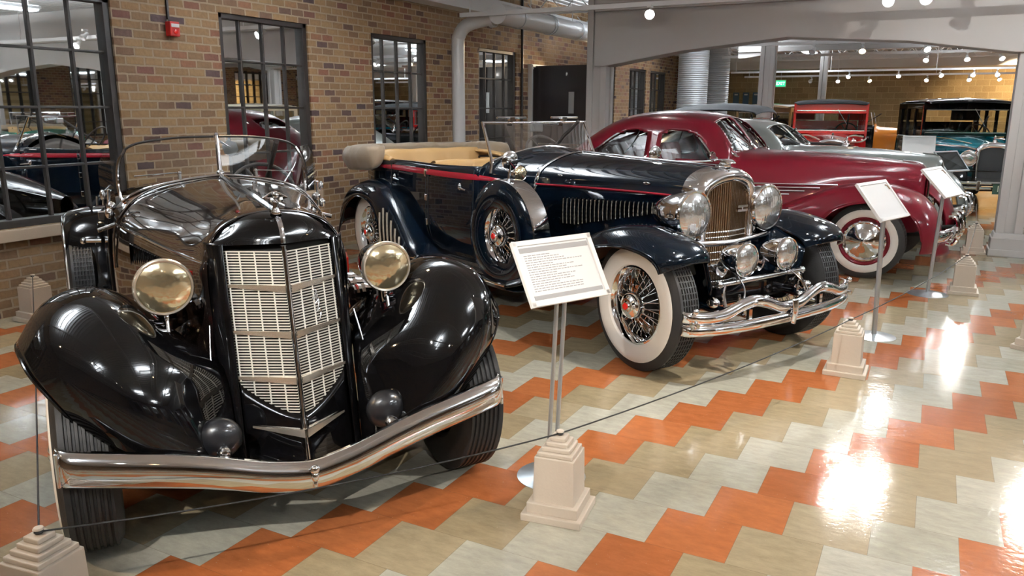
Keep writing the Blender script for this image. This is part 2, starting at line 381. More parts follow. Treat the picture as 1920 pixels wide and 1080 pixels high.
# near track in front of the beam, with two lit heads that face the camera side
track(-5.1, 7.0, 6.75, 2.86, 'long white lighting track running in front of the grey concrete beam', 5)
spot_head(.24, 6.72, 2.86, (-.55,1.0,.6), 'lit white spotlight hanging at the top edge of the photo, left one of the pair', 2, 1.2, angle=75, drop=.10)
spot_head(.58, 6.72, 2.86, (.9,-.4,.4), 'lit white spotlight at the top edge of the photo, right one of the pair', 2, .9, angle=70, drop=.10)
spot_head(2.15, 6.72, 2.86, (1.2,3.4,0), 'white spotlight hanging beside the right column above the frame', 2, 1.4, angle=70, drop=.10)
spot_head(-2.4, 6.72, 2.86, (-1.2,2.6,.9), 'white spotlight over the maroon sedan bonnet above the frame', 2, 1.8, angle=65, drop=.10)
spot_head(1.31, 6.62, 3.0, (.6,3,0), 'unlit white spotlight before the beam, first right of the lit pair', drop=.12)
spot_head(1.78, 6.62, 3.0, (1.6,3,0), 'unlit white spotlight before the beam, second right of the lit pair', drop=.12)
spot_head(2.0, 5.0, CEILING_Z, (1.15,7.4,2.6), 'white spotlight on a ceiling stem aimed at the concrete beam', 2, .9, False, 70, .12, size=.008)
# second track over the cars, above the frame
track(-5.0, 7.0, 1.2, 3.0, 'white lighting track crossing above the front cars', 5)
for x, aim, p, w, lb in [(-4.6,(-4.2,.2,.8),1.0,1,'nearest the brick wall'),(-3.1,(-1.9,-.9,.8),1.3,1,'over the tail of the front black car'),(-1.6,(-3.4,3.5,.9),1.5,0,'over the open touring car'),(.3,(-.6,1.7,.6),1.5,0,'over the nearest info stand'),(1.7,(.2,.6,.1),.9,1,'over the open aisle')]:
    spot_head(x, 1.2, 3.0, aim, 'white spotlight %s, on the front track' % lb, 2, p, bool(w), 70)
track(-4.5, 7.0, -3.6, 3.0, 'white lighting track behind the photographer', 4)
for x, aim, p, w, lb in [(-3.0,(-1.3,-.9,.75),2.0,1,'left one'),(-.4,(-1.2,-.75,.75),2.6,0,'middle one'),(2.4,(-.5,2.6,.7),2.2,0,'right one'),(3.4,(.9,7.3,2.9),1.3,1,'rightmost one aimed at the concrete beam')]:
    spot_head(x, -3.6, 3.0, aim, 'white spotlight on the rear track, %s' % lb, 2, p, bool(w), 36 if x < 0 else 55, size=.02)

# ---------------------------------------------------------------- room shell
WX = -5.5
FLOOR = struct(MB().add([(-7,-9,0),(13,-9,0),(13,28,0),(-7,28,0)], [(0,1,2,3)]).build('floor', 'floor', smooth=False))
WINS = [(-.02,1.70,5),(2.87,4.13,4),(5.27,6.51,4),(7.92,9.17,4),(12.6,13.85,4),(14.77,15.94,4),(16.26,17.53,4)]
def wall_with_holes(name, y0, y1, holes, z1, m, x=WX, th=.35):
    b = MB(); y = y0
    for (a, c, za, zb) in sorted(holes):
        b.box((x-th/2, (y+a)/2, z1/2), (th, a-y, z1))
        if za > 0: b.box((x-th/2, (a+c)/2, za/2), (th, c-a, za))
        b.box((x-th/2, (a+c)/2, (zb+z1)/2), (th, c-a, z1-zb)); y = c
    b.box((x-th/2, (y+y1)/2, z1/2), (th, y1-y, z1))
    return struct(b.build(name, m, smooth=False))
holes = [(a, b, .69, 2.53) for a, b, n in WINS] + [(-4.3,-1.9,.69,2.53), (9.62,10.72,0,2.36)]
wall_with_holes('wall_left', -9, 18.4, holes, CEILING_Z+.1, 'brick')
def window(i, a, b, n, x=WX, z0=.69, z1=2.53, sg=1):
    f = MB(); w = b-a; fx = x-.07*sg
    for (c, d) in [((fx,(a+b)/2,z0+.03),(.10,w,.06)), ((fx,(a+b)/2,z1-.025),(.10,w,.05)), ((fx,a+.03,(z0+z1)/2),(.10,.06,z1-z0)), ((fx,b-.03,(z0+z1)/2),(.10,.06,z1-z0))]: f.box(c, d)
    for k in range(1, n): f.box((fx, a+w*k/n, (z0+z1)/2), (.030,.024,z1-z0-.02))
    for zz in (1.15, 1.62, 2.08): f.box((fx, (a+b)/2, zz), (.026,w-.02,.022))
    o = struct(f.build('window_%d' % i, 'frame_dk', smooth=False, bevel=.004))
    struct(MB().box((x-.080*sg,(a+b)/2,(z0+z1)/2), (.006,w-.04,z1-z0-.04)).build('pane', 'pane', o, smooth=False))
    struct(MB().box((x+.012*sg,(a+b)/2,z0-.05), (.10,w+.12,.09)).build('sill', 'sill', o, smooth=False, bevel=.006))
    return o
for i, (a, b, n) in enumerate(WINS): window(i+1, a, b, n)
window(8, -4.3, -1.9, 7)
# dark double door standing open beside the brick wall
fr = MB()
for c, d in [((WX-.03,9.64,1.18),(.2,.05,2.36)), ((WX-.03,10.70,1.18),(.2,.05,2.36)), ((WX-.03,10.17,2.34),(.2,1.1,.05))]: fr.box(c, d)
D1 = struct(fr.build('door_1', 'white_metal', smooth=False))
struct(MB().box((WX-.3,10.17,1.17), (.04,1.05,2.3)).build('inner_leaf', 'door_dk', D1, smooth=False))
lf = struct(MB().box((WX+.53,9.80,1.19), (1.0,.045,2.30)).build('open_leaf', 'door_dk', D1, smooth=False, bevel=.004))
struct(MB().box((WX+.75,9.772,1.72), (.10,.012,.36)).build('sight_glass', 'steel', D1, smooth=False))
struct(MB().cyl((WX+.15,9.74,1.02), (WX+.95,9.74,1.02), .016).build('push_bar', 'chrome', D1))

# other walls
struct(MB().box((3,28.1,CEILING_Z/2), (20,.2,CEILING_Z)).build('wall_back', 'block', smooth=False))
struct(MB().box((-7.1,23.3,CEILING_Z/2), (.2,9.8,CEILING_Z)).build('wall_back_left', 'block', smooth=False))
struct(MB().box((-6.2,18.5,CEILING_Z/2), (1.6,.2,CEILING_Z)).build('wall_return', 'brick_x', smooth=False))
struct(MB().box((3,-9.1,CEILING_Z/2), (20,.2,CEILING_Z)).build('wall_front', 'brick_x', smooth=False))
RX = 12.5
RW = [(-7+3.4*k, -7+3.4*k+2.2) for k in range(10)]
b = MB(); y = -9
for a, c in RW:
    b.box((RX+.17,(y+a)/2,CEILING_Z/2), (.35,a-y,CEILING_Z)); b.box((RX+.17,(a+c)/2,.35), (.35,c-a,.7)); b.box((RX+.17,(a+c)/2,(3.0+CEILING_Z)/2), (.35,c-a,CEILING_Z-3.0)); y = c
b.box((RX+.17,(y+28)/2,CEILING_Z/2), (.35,28-y,CEILING_Z))
struct(b.build('wall_right', 'brick', smooth=False))
for i, (a, c) in enumerate(RW):
    f = MB(); w = c-a
    for (cc, d) in [((RX+.07,(a+c)/2,.73),(.1,w,.06)), ((RX+.07,(a+c)/2,2.97),(.1,w,.06)), ((RX+.07,a+.03,1.85),(.1,.06,2.3)), ((RX+.07,c-.03,1.85),(.1,.06,2.3))]: f.box(cc, d)
    for k in range(1, 6): f.box((RX+.07,a+w*k/6,1.85), (.05,.03,2.28))
    for zz in (1.15,1.6,2.05,2.5): f.box((RX+.07,(a+c)/2,zz), (.045,w,.03))
    o = struct(f.build('window_%d' % (11+i), 'frame_dk', smooth=False))
    struct(MB().box((RX+.11,(a+c)/2,1.85), (.006,w-.04,2.26)).build('pane', 'pane', o, smooth=False))
# ceiling: deck with ribs and open steel joists
dk = MB().box((3,9.5,CEILING_Z+.06), (20,37.2,.12))
n = 0
x = -6.9
while x < 13:
    dk.box((x,9.5,CEILING_Z-.012), (.09,37.0,.03)); x += .2
struct(dk.build('ceiling', 'ceil', smooth=False))
j = MB()
for yy in [-6.5,-4.5,-2.3,-.2,2.1,4.2,9.6,11.7,13.8,18.2,20.4,22.6,24.8]:
    for zz in (CEILING_Z-.05, CEILING_Z-.33): j.box((3,yy,zz), (19.8,.06,.035))
    x = -6.6
    while x < 12.6:
        j.tube([(x,yy,CEILING_Z-.06),(x+.25,yy,CEILING_Z-.32),(x+.5,yy,CEILING_Z-.06)], .011, 5); x += .5
struct(j.build('ceiling_joists', 'ceil', smooth=False))
struct(MB().box((-5.36,11.3,3.10), (.28,14.2,.22)).build('trim_3', 'ceil', smooth=False))
# concrete bents: beam with haunched underside on square columns
BX = [(-3.38, 1.64), (1.64, 6.66), (6.66, 11.7)]
def bent(y, label_n, bays, th=.36, zs=2.18, zp=2.47):
    poly = [(bays[0][0]-.16, CEILING_Z-.02)]; low = []
    for a, c in bays:
        low += [(a+.15, zs), ((a+c)/2-.03, zp), (c-.17, zs+.05)]
    poly = [(bays[-1][1]+.16, CEILING_Z-.02), (bays[-1][1]+.16, zs-.0)] + [p for p in reversed(low)] + [(bays[0][0]-.16, zs), (bays[0][0]-.16, CEILING_Z-.02)]
    o = MB()
    for a, c in bays:
        pts = [(a-.01, zs-.0), (a+.15, zs), (a+1.2,zs+.17), ((a+c)/2-.03, zp), (c-1.2,zs+.20), (c-.15, zs+.05), (c+.01, zs+.05), (c+.01, CEILING_Z-.02), (a-.01, CEILING_Z-.02)]
        o.prism(pts, lambda p, q, t: (p, t, q), y-th/2, y+th/2)
    o.box(((bays[0][0]+bays[-1][1])/2, y-th/2-.02, 2.93), (bays[-1][1]-bays[0][0], .05, .10))
    struct(o.build(label_n, 'colpaint', smooth=False, bevel=.01))
bent(7.58, 'ceiling_beam_1', BX)
bent(16.3, 'ceiling_beam_2', BX, zs=2.75, zp=2.95)
def column(x, y, w=.33, base=True, top=CEILING_Z):
    c = MB()
    if base:
        c.box((x,y,.04), (w+.10,w+.10,.08)).box((x,y,.14), (w+.07,w+.07,.14))
        c.box((x,y,.235), (w+.05,w+.05,.06), taper=.90)
    c.box((x,y,(top+.2)/2), (w-.05,w-.05,top-.2))
    for sx in (-1,1):
        for sy in (-1,1): c.box((x+sx*(w/2-.045), y+sy*(w/2-.045), (top+.2)/2), (.09,.09,top-.22))
    return struct(c.build('column_%d' % (column.n), 'colpaint', smooth=False, bevel=.008))
column.n = 0
for x, y, w, bs in [(-3.365,7.58,.29,True),(1.665,7.58,.27,True),(6.66,7.58,.34,True),(11.7,7.58,.34,True),(-2.53,15.2,.30,True),(-2.14,21.3,.2,False),(6.66,16.3,.3,True),(5.3,9.6,.26,False),(8.6,12.5,.26,False),(4.2,20.5,.26,False)]:
    column.n += 1; column(x, y, w, bs)
# two big ribbed metal ducts standing by the end of the brick wall
for x, y, r in [(-4.62,16.9,.36),(-4.56,19.0,.33)]:
    prof = []
    z = 0.0
    while z < CEILING_Z-.05:
        prof += [(r,z),(r+.012,z+.025)]; z += .05
    struct(MB().lathe(prof, (x,y,0), (0,0,1), 40).build('trim_%d' % (1 if y < 18 else 2), 'galv', ang=20))
# white pipe in front of the wall, rising, crossing and joining the long duct
t = thing('white_pipe', 'thick white drain pipe rising against the brick wall and bending under the ceiling', 'pipe', (-5.33,7.05,0))
pth = cr1([(0,0,0),(0,0,1.3),(0,0,2.45),(.02,0,2.62),(.12,0,2.74),(.3,0,2.80),(.62,0,2.84)], 6)
MB().tube(pth, .093, 20).build('riser', 'white_metal', t)
MB().lathe([(.125,-.02),(.125,.05),(.10,.05)], (.55,0,2.835), (1,0,.05), 20).build('collar', 'white_metal', t)
t = thing('ceiling_duct', 'fat white insulated duct running away beneath the ceiling by the brick wall', 'duct', (-4.55,6.9,2.86))
MB().cyl((0,-.1,0), (-.05,6.0,.0), .135, seg=24).build('duct_run', 'white_metal', t)
for yy in (.5,1.5,1.58,2.6,3.7,4.8): MB().lathe([(.14,-.012),(.148,-.012),(.148,.012),(.14,.012)], (-.01,yy,0), (0,1,0), 24).build('duct_band', 'galv', t)
for yy in (.9,2.4,4.2): MB().cyl((0,yy,.12), (0,yy,CEILING_Z-2.86), .006, seg=6).build('hanging_rod', 'white_metal', t)
tag(MB().tube([(-5.47,9.33,0.02),(-5.47,9.33,CEILING_Z-.02)], .022, 10).build('conduit', 'frame_dk'), 'thin dark conduit running up the brick wall just before the open door', 'conduit')
# fire alarm and its conduit
t = thing('fire_alarm', 'small red fire alarm box with white lettering on the brick wall', 'fire alarm', (WX+.002,2.29,2.32))
MB().box((.035,0,0), (.07,.105,.13)).build('housing', 'alarm', t, smooth=False, bevel=.008)
MB().box((.072,0,.03), (.006,.085,.03)).build('lettered_panel', 'frame_w', t, smooth=False)
MB().lathe([(0,.012),(.02,.008),(.022,0)], (.07,0,-.025), (1,0,0), 16).build('sounder', 'red_badge', t)
tag(MB().box((0,0,0), (.018,.02,1.08)).build('alarm_conduit', 'frame_dk', smooth=False), 'thin dark conduit dropping from the ceiling to the red fire alarm', 'conduit').location = (WX+.012,2.27,2.945)
# tracks and spotlights in the rear hall
tracks = [(-3.2,6,9.3,2.98,'first white lighting track behind the concrete beam'),(-3.6,7,13.5,2.85,'white lighting track above the bright red sedan'),(-4.2,8,18.0,2.90,'white lighting track in front of the rear columns'),(-5,9,22.6,2.72,'upper white lighting track before the block wall'),(-5,9,24.6,2.66,'lower white lighting track before the block wall')]
for a in tracks: track(*a, 6)
CAM = (.8,-3,1.6)
heads = [(-2.6,9.3,2.98,0,0),(-1.25,9.3,2.98,0,0),(-.55,9.3,2.98,0,0),(.15,9.3,2.98,1,0),
 (-1.4,13.5,2.85,0,1),(-.55,13.5,2.85,1,1),(.5,13.5,2.85,1,0),(1.55,13.5,2.85,2,0),
 (.45,18.0,2.9,1,0),(1.25,18.0,2.9,2,0),(1.9,18.0,2.9,1,0),
 (-1.6,22.6,2.72,1,0),(-.3,22.6,2.72,2,0),(.75,22.6,2.72,1,0),(1.55,22.6,2.72,1,0),(2.1,22.6,2.72,1,0),
 (-2.9,24.6,2.66,0,0),(-2.1,24.6,2.66,1,0),(-1.2,24.6,2.66,1,1),(.4,24.6,2.66,1,0),(1.5,24.6,2.66,1,0),(2.25,24.6,2.66,2,1),(2.75,24.6,2.66,1,1)]
cnt = {}
TN = {9.3:'first track behind the concrete beam',13.5:'track above the red sedan',18.0:'track before the rear columns',22.6:'upper track before the block wall',24.6:'lower track before the block wall'}
for x, y, z, lit, warm in heads:
    i = cnt.get(y, 0); cnt[y] = i+1
    aim = (x+.9*(i % 3-1)+.3, y-2.6, .3) if lit else (x+(i % 2-.5)*2, y+3*(1 if i % 2 else -1), .5)
    spot_head(x, y, z, aim, '%s spotlight, %s on the %s' % ('lit' if lit else 'unlit white', ORD[i], TN[y]), lit, 1.6, bool(warm), 80, .13, 'spotlights in the rear hall', bool(lit) or y > 10)
# wash lights on the block wall at the right
for x, lb in ((2.9,'left'),(4.4,'right')): spot_head(x, 25.6, CEILING_Z, (x,28,1.3), 'warm spotlight washing the tan block wall behind the teal sedan, %s one' % lb, 2, 3.2, True, 110, .5)
spot_head(-4.95, 11.2, CEILING_Z, (-4.6,8.2,1.0), 'warm lit spotlight glowing under the duct beside the left column', 2, .8, True, 90, .82)
# exit sign, strobe, posters on the rear wall
t = thing('exit_sign', 'small green lit exit sign hanging before the tan block wall', 'exit sign', (-4.3,27.4,2.52))
MB().box((0,0,0), (.36,.06,.26)).build('housing', 'white_metal', t, smooth=False); MB().box((0,-.034,0), (.32,.01,.20)).build('face', 'exitg', t, smooth=False)
text_mesh('lettering', 'EXIT', .15, 'exitw', t, (0,-.042,0), (pi/2,0,0))
MB().cyl((0,0,.13), (0,0,CEILING_Z-2.52), .01, seg=6).build('hanging_rod', 'white_metal', t)
for i, (px, lb) in enumerate(((-5.98,'left'),(-5.62,'middle'),(-5.26,'right'))):
    t = thing('wall_poster', 'narrow blue-grey poster on the tan block wall, %s of three' % lb, 'poster', (px,27.98,1.98), 0, 'posters on the block wall')
    MB().box((0,0,0), (.22,.02,.5)).build('panel', 'ledge', t, smooth=False); MB().box((0,-.012,.17), (.12,.004,.05)).build('print', 'paper', t, smooth=False)
# soffit before the block wall
struct(MB().box((3,27.2,CEILING_Z-.28), (20,1.6,.5)).build('ceiling_soffit', 'ceil', smooth=False))
# ---------------------------------------------------------------- wheels and lamps shared by the cars
def tyre(r, rr, w, sidewhite, tread='ribs'):
    """half-open torus profile, axis +y = outer side"""
    h = w/2
    P = [(rr,-h*.72),(rr+.02,-h*.9),(rr+(r-rr)*.45,-h),(r-.035,-h*.93),(r-.012,-h*.78)]
    n = 7
    for k in range(n):
        a = -h*.74+k*h*1.48/n; c = a+h*1.48/n
        P += [(r,a+.002),(r,c-.010),(r-.008,c-.008),(r-.008,c-.001)] if k < n-1 else [(r,a+.002),(r,c)]
    P += [(r-.012,h*.78),(r-.035,h*.93),(rr+(r-rr)*.45,h),(rr+.02,h*.9),(rr,h*.72)]
    return P
def wheel(parent, x, y, r=.37, rr=.21, w=.17, style='wire', steer=0, white=True, sipes=True, name='wheel', z=None, wallm='white_rubber', capm='chrome', rim='chrome', seg=56):
    sd = 1 if y > 0 else -1; z = r if z is None else z
    t = MB().lathe(tyre(r, rr, w, white), (0,0,0), (0,sd,0), seg)
    # lateral sipes on the tread
    for k in range(72 if sipes else 0):
        a = 2*pi*k/72; t.box((cos(a)*(r-.0025), 0, sin(a)*(r-.0025)), (.004,w*.74,.007), ry=-a)
    t = t.build(name, 'rubber', parent, ang=30); t.location = (x,y,z); t.rotation_euler = (0,0,steer)
    h = w/2; Y = (0,sd,0)
    if white:
        a, c = rr+.012, r-.052
        MB().lathe([(a,h*.80),(a+.012,h*.98),(a+(c-a)*.35,h*1.045),(a+(c-a)*.7,h*1.04),(c-.006,h*.985),(c,h*.93)], (0,0,0), Y, seg).build('whitewall', wallm, t)
    if style == 'wire':
        MB().lathe([(rr+.016,h*.74),(rr+.018,h*.88),(rr+.006,h*.90),(rr-.012,h*.62),(rr-.022,h*.2),(rr-.03,-h*.1),(rr-.022,-h*.6),(rr+.01,-h*.85)], (0,0,0), Y, seg).build('rim', rim, t)
        s = MB(); n = 30
        for k in range(n):
            for q, (hub_r, hub_y, ry) in enumerate(((.05, h*.95, -h*.05), (.065, -h*.3, h*.25))):
                a = 2*pi*(k+q*.5)/n; tw = (.32 if k % 2 else -.32)
                s.cyl((cos(a+tw)*hub_r, sd*hub_y, sin(a+tw)*hub_r), (cos(a)*(rr-.026), sd*ry, sin(a)*(rr-.026)), .0026, seg=5)
        s.build('spokes', 'chrome', t)
        MB().lathe([(.07,-h),(.07,-h*.4),(.052,h*.4),(.05,h*.95)], (0,0,0), Y, 20).build('hub', 'dark', t)
        MB().lathe([(0,h+.060),(.030,h+.060),(.036,h+.052),(.050,h+.052),(.056,h+.045),(.072,h+.040),(.080,h+.028),(.086,h+.0),(.080,h-.03)], (0,0,0), Y, 24).build('hub_cap', capm, t)
        MB().lathe([(0,h+.068),(.022,h+.066),(.025,h+.058)], (0,0,0), Y, 6).build('hub_badge', 'red_badge', t)
        MB().lathe([(.15,-h*.95),(.15,-h*.55),(.0,-h*.5)], (0,0,0), Y, 24).build('brake_drum', 'dark', t)
    elif style == 'disc':
        MB().lathe([(rr+.016,h*.74),(rr+.018,h*.9),(rr+.004,h*.92),(rr-.03,h*.55),(rr-.045,h*.5)], (0,0,0), Y, seg).build('rim', rim, t)
        MB().lathe([(rr-.010,h*.55),(rr-.020,h*.74),(rr-.04,h*.78),(rr-.05,h*.66),(rr-.075,h*.74),(.075,h*.95),(.05,h*1.18),(.02,h*1.28),(0,h*1.3)], (0,0,0), Y, 40).build('hub_cap', capm, t)
        MB().tube([(cos(2*pi*k/72)*(rr-.028), sd*h*.72, sin(2*pi*k/72)*(rr-.035)) for k in range(72)], [.015 if k % 4 == 0 else .008 if k % 4 == 2 else .012 for k in range(72)], 8, closed=True).build('rim_ring', capm, t)
    else:
        MB().lathe([(rr+.016,h*.7),(rr+.01,h*.85),(rr-.02,h*.4),(.09,h*.3),(.08,h*.9),(0,h*1.0)], (0,0,0), Y, 28).build('rim', rim, t)
    return t
def headlamp(parent, loc, r, m='chrome', lens='lens_clear', length=.26, rz=0, name='headlamp', rimm='chrome', bulge=.02, tilt=0, stalk=None):
    o = MB().lathe([(0,-length),(r*.25,-length*.97),(r*.55,-length*.82),(r*.82,-length*.5),(r*.97,-length*.2),(r,-.01),(r*1.03,.0)], (0,0,0), (1,0,0), 36).build(name, m, parent)
    o.location = loc; o.rotation_euler = (0,tilt,rz)
    MB().lathe([(r*1.0,-.02),(r*1.06,-.012),(r*1.07,.004),(r*1.02,.014),(r*.95,.012)], (0,0,0), (1,0,0), 36).build('lamp_rim', rimm, o)
    MB().lathe([(0,bulge+.01),(r*.4,bulge*.85+.01),(r*.75,bulge*.5+.01),(r*.97,.008)], (0,0,0), (1,0,0), 36).build('lens', lens, o)
    return o
def steering(parent, loc, r=.2, m='dark_trim'):
    o = MB(); n = 40
    P = [(sin(.5)*0+cos(2*pi*k/n)*0, cos(2*pi*k/n)*r, sin(2*pi*k/n)*r) for k in range(n)]
    R = Matrix.Rotation(radians(-35), 3, 'Y')
    P = [tuple(R @ Vector(p)) for p in P]
    o.tube(P, .012, 8, closed=True)
    for k in (0, 13, 27): o.cyl((0,0,0), P[k], .008, seg=6)
    d = R @ Vector((1,0,0)); o.cyl((0,0,0), tuple(d*.55), .015, seg=8)
    o = o.build('steering_wheel', m, parent); o.location = loc; return o
def seat(parent, x, w, z0, zt, m, name='seat', depth=.5, pleats=6):
    b = MB()
    b.surf([[(x+depth,-w/2,z0),(x+depth,0,z0),(x+depth,w/2,z0)],[(x+depth+.03,-w/2,z0+.10),(x+depth+.03,0,z0+.11),(x+depth+.03,w/2,z0+.10)],[(x+depth-.05,-w/2,z0+.16),(x+depth-.05,0,z0+.18),(x+depth-.05,w/2,z0+.16)],[(x+.12,-w/2,z0+.15),(x+.12,0,z0+.15),(x+.12,w/2,z0+.15)]], 4, 4)
    o = b.build(name, m, parent, solid=.02)
    k = MB()
    for i in range(pleats):
        y0 = -w/2+w*i/pleats; y1 = y0+w/pleats; ym = (y0+y1)/2
        k.surf([[(x+.13,y0,z0+.1),(x+.16,ym,z0+.1),(x+.13,y1,z0+.1)],[(x+.08,y0,(z0+zt)/2),(x+.125,ym,(z0+zt)/2),(x+.08,y1,(z0+zt)/2)],[(x+.03,y0,zt-.05),(x+.07,ym,zt-.05),(x+.03,y1,zt-.05)],[(x-.02,y0,zt-.01),(x+.01,ym,zt),(x-.02,y1,zt-.01)],[(x-.09,y0,zt-.04),(x-.10,ym,zt-.03),(x-.09,y1,zt-.04)]], 3, 3)
    k.build('backrest', m, o, ang=60)
    return o
def both(fn):
    for s in (1, -1): fn(s)
def flip(rows): return [[(x, -y, z) for x, y, z in r] for r in rows]
def fender(parent, rows, m, name='fender', th=.012, nu=5, nv=4):
    out = []
    for s in (1, -1):
        out.append(MB().surf(rows if s > 0 else flip(rows), nu, nv).build(name, m, parent, solid=th, ang=60))
    return out
def strip(parent, path, r, m='chrome', name='trim_strip', flat=1.0, seg=6, n=5):
    return MB().tube(cr1(path, n), r, seg, flat=flat).build(name, m, parent)

# ================================================================ 1. front black car
def auburn():
    H = radians(-34)
    c = thing('vintage_car', 'black open car at the front left with gold headlamps and tall louvred ivory grille', 'car', (-1.435,-.66,0), H)
    # hood, cowl and tail as one body shell ------------------------------------------
    hood = [
     [(.11,.255,.26),(.05,.262,.5),(.0,.27,.8),(-.03,.272,1.0),(-.05,.25,1.10),(-.06,.20,1.165),(-.065,.12,1.20),(-.07,.05,1.213),(-.07,0,1.216)],
     [(-.10,.285,.26),(-.10,.295,.5),(-.10,.30,.8),(-.10,.298,1.0),(-.10,.27,1.10),(-.10,.215,1.17),(-.10,.13,1.208),(-.10,.05,1.222),(-.10,0,1.225)],
     [(-.45,.33,.3),(-.45,.36,.5),(-.45,.375,.8),(-.45,.36,.99),(-.45,.325,1.08),(-.45,.26,1.155),(-.45,.16,1.205),(-.45,.06,1.232),(-.45,0,1.238)],
     [(-.95,.43,.3),(-.95,.46,.5),(-.95,.475,.8),(-.95,.455,1.0),(-.95,.42,1.08),(-.95,.34,1.155),(-.95,.21,1.21),(-.95,.07,1.238),(-.95,0,1.245)],
     [(-1.38,.52,.3),(-1.38,.545,.5),(-1.38,.55,.8),(-1.38,.53,1.0),(-1.38,.49,1.09),(-1.38,.41,1.165),(-1.38,.26,1.22),(-1.38,.09,1.25),(-1.38,0,1.256)],
     [(-1.62,.54,.3),(-1.62,.565,.5),(-1.62,.57,.8),(-1.62,.555,1.0),(-1.62,.53,1.08),(-1.62,.45,1.15),(-1.62,.30,1.205),(-1.62,.1,1.235),(-1.62,0,1.24)]]
    MB().surf(hood, 6, 4, mirror=True).build('bonnet', 'brownblack', c, ang=60)
    body = [
     [(-1.60,.54,.3),(-1.60,.565,.5),(-1.60,.57,.8),(-1.60,.56,1.0),(-1.60,.54,1.07)],
     [(-2.3,.55,.3),(-2.3,.58,.5),(-2.3,.58,.8),(-2.3,.56,1.0),(-2.3,.54,1.05)],
     [(-3.0,.50,.35),(-3.0,.54,.55),(-3.0,.54,.8),(-3.0,.52,.98),(-3.0,.49,1.03)],
     [(-3.6,.38,.4),(-3.6,.42,.55),(-3.6,.42,.75),(-3.6,.38,.9),(-3.6,.34,.95)],
     [(-4.1,.10,.45),(-4.1,.14,.55),(-4.1,.14,.68),(-4.1,.12,.75),(-4.1,.1,.78)]]
    for s in (1,-1): MB().surf(body if s > 0 else flip(body), 5, 4).build('body_side', 'black', c, solid=.015)
    tail = [[(-2.72,.51,1.045),(-2.72,.32,1.10),(-2.72,0,1.13)],[(-3.1,.48,1.02),(-3.1,.30,1.08),(-3.1,0,1.11)],[(-3.6,.34,.95),(-3.6,.20,1.0),(-3.6,0,1.03)],[(-4.1,.1,.78),(-4.1,.05,.80),(-4.1,0,.81)]]
    MB().surf(tail, 5, 4, mirror=True).build('tail_deck', 'black', c)
    MB().box((-2.2,0,.33), (3.2,1.0,.06)).build('floor_pan', 'dark', c, smooth=False)
    seat(c, -2.62, .98, .45, 1.06, 'dark_trim', 'bench_seat')
    steering(c, (-1.9,.32,1.12), .19)
    # nose shell with the V grille ----------------------------------------------------
    def gx(z): return .085+(1.09-z)*.27
    def face(sg):
        rows = []
        for z, w, top in ((1.118,.215,0),(1.165,.17,1),(1.20,.09,1),(1.216,0,1)):
            pass
        return rows
    # side cheeks of the nose: from the bead line round to the bonnet
    zs = [.24,.40,.56,.75,.92,1.06,1.11]
    cheek = []
    for z in zs:
        xb = gx(z)-.105; wv = .235
        xo = .11-.0*(z)-.17*(z-.26)/.84
        cheek.append([(xb+.012,.212,z),(xb+.012,.224,z),(xb,.240,z),((xb+xo)/2-.0,.256,z),(xo-.02,.270,z)])
    for s in (1,-1): MB().surf(cheek if s > 0 else flip(cheek), 4, 4).build('nose_side', 'black', c, solid=.008, ang=60)
    crown = [
     [(gx(1.10),0,1.108),(gx(1.10)-.02,.07,1.108),(gx(1.10)-.055,.15,1.106),(gx(1.1)-.10,.222,1.098),(-.05,.262,1.07)],
     [(gx(1.10)-.012,0,1.145),(gx(1.10)-.035,.07,1.145),(gx(1.10)-.07,.15,1.140),(gx(1.1)-.112,.215,1.122),(-.06,.25,1.105)],
     [(.035,0,1.185),(.02,.07,1.183),(-.01,.145,1.168),(-.04,.20,1.140),(-.07,.225,1.14)],
     [(-.02,0,1.210),(-.025,.06,1.208),(-.04,.13,1.192),(-.06,.19,1.165),(-.09,.215,1.165)],
     [(-.08,0,1.222),(-.08,.06,1.218),(-.085,.12,1.208),(-.09,.18,1.183),(-.11,.21,1.178)]]
    MB().surf(crown, 5, 5, mirror=True).build('nose_crown', 'black', c, ang=70)
    # shutters: each half a fan of fine horizontal blades with upright ribs
    top, zc, zsd = 1.085, .462, .56
    for s in (1,-1):
        g = MB(); n = 60
        for k in range(n):
            z = top-.008-(top-zc-.01)*k/(n-1)
            ymax = .208 if z > zsd+.02 else .208*max(0, min(1, ((z-zc)/(zsd+.02-zc))))**.62
            if ymax < .02: continue
            x0 = gx(z); x1 = x0-.105*ymax/.208
            g.add([(x0-.004,s*.010,z-.0026),(x0-.004,s*.010,z+.0026),(x1-.004,s*ymax,z+.0026),(x1-.004,s*ymax,z-.0026)], [(0,1,2,3)])
        g.build('grille_blades', 'grille_w', c, smooth=False, weld=False)
        r = MB()
        for q in (.052,.104,.156,.2):
            zb = zc+(zsd+.02-zc)*(q/.208)**1.6+.004
            if q > .19: zb = zsd+.03
            P = [(gx(z)-.105*q/.208+.002, s*q, z) for z in (top-.006, .8, zb)]
            r.tube(P, .0032, 5)
        r.build('grille_ribs', 'grille_w', c)
        for z in (.935,.762,.590):
            ym = .212
            b = MB().add([(gx(z)+.004,s*.012,z+.016),(gx(z)+.004,s*.012,z-.012),(gx(z)-.1,s*ym,z+.022),(gx(z)-.1,s*ym,z+.010),(gx(z)-.014,s*.012,z+.016),(gx(z)-.014,s*.012,z-.012)], [(0,1,3,2),(0,2,4),(1,5,3),(0,4,5,1)]).build('grille_bar', 'nickel', c, smooth=False)
        z = .405
        b = MB().add([(gx(z)+.018,s*.006,z+.010),(gx(z)+.022,s*.006,z-.022),(gx(z+.02)-.076,s*.180,z+.024),(gx(z+.02)-.074,s*.180,z+.016),(gx(z)-.02,s*.012,z)], [(0,1,3,2),(0,2,4),(1,4,3)])
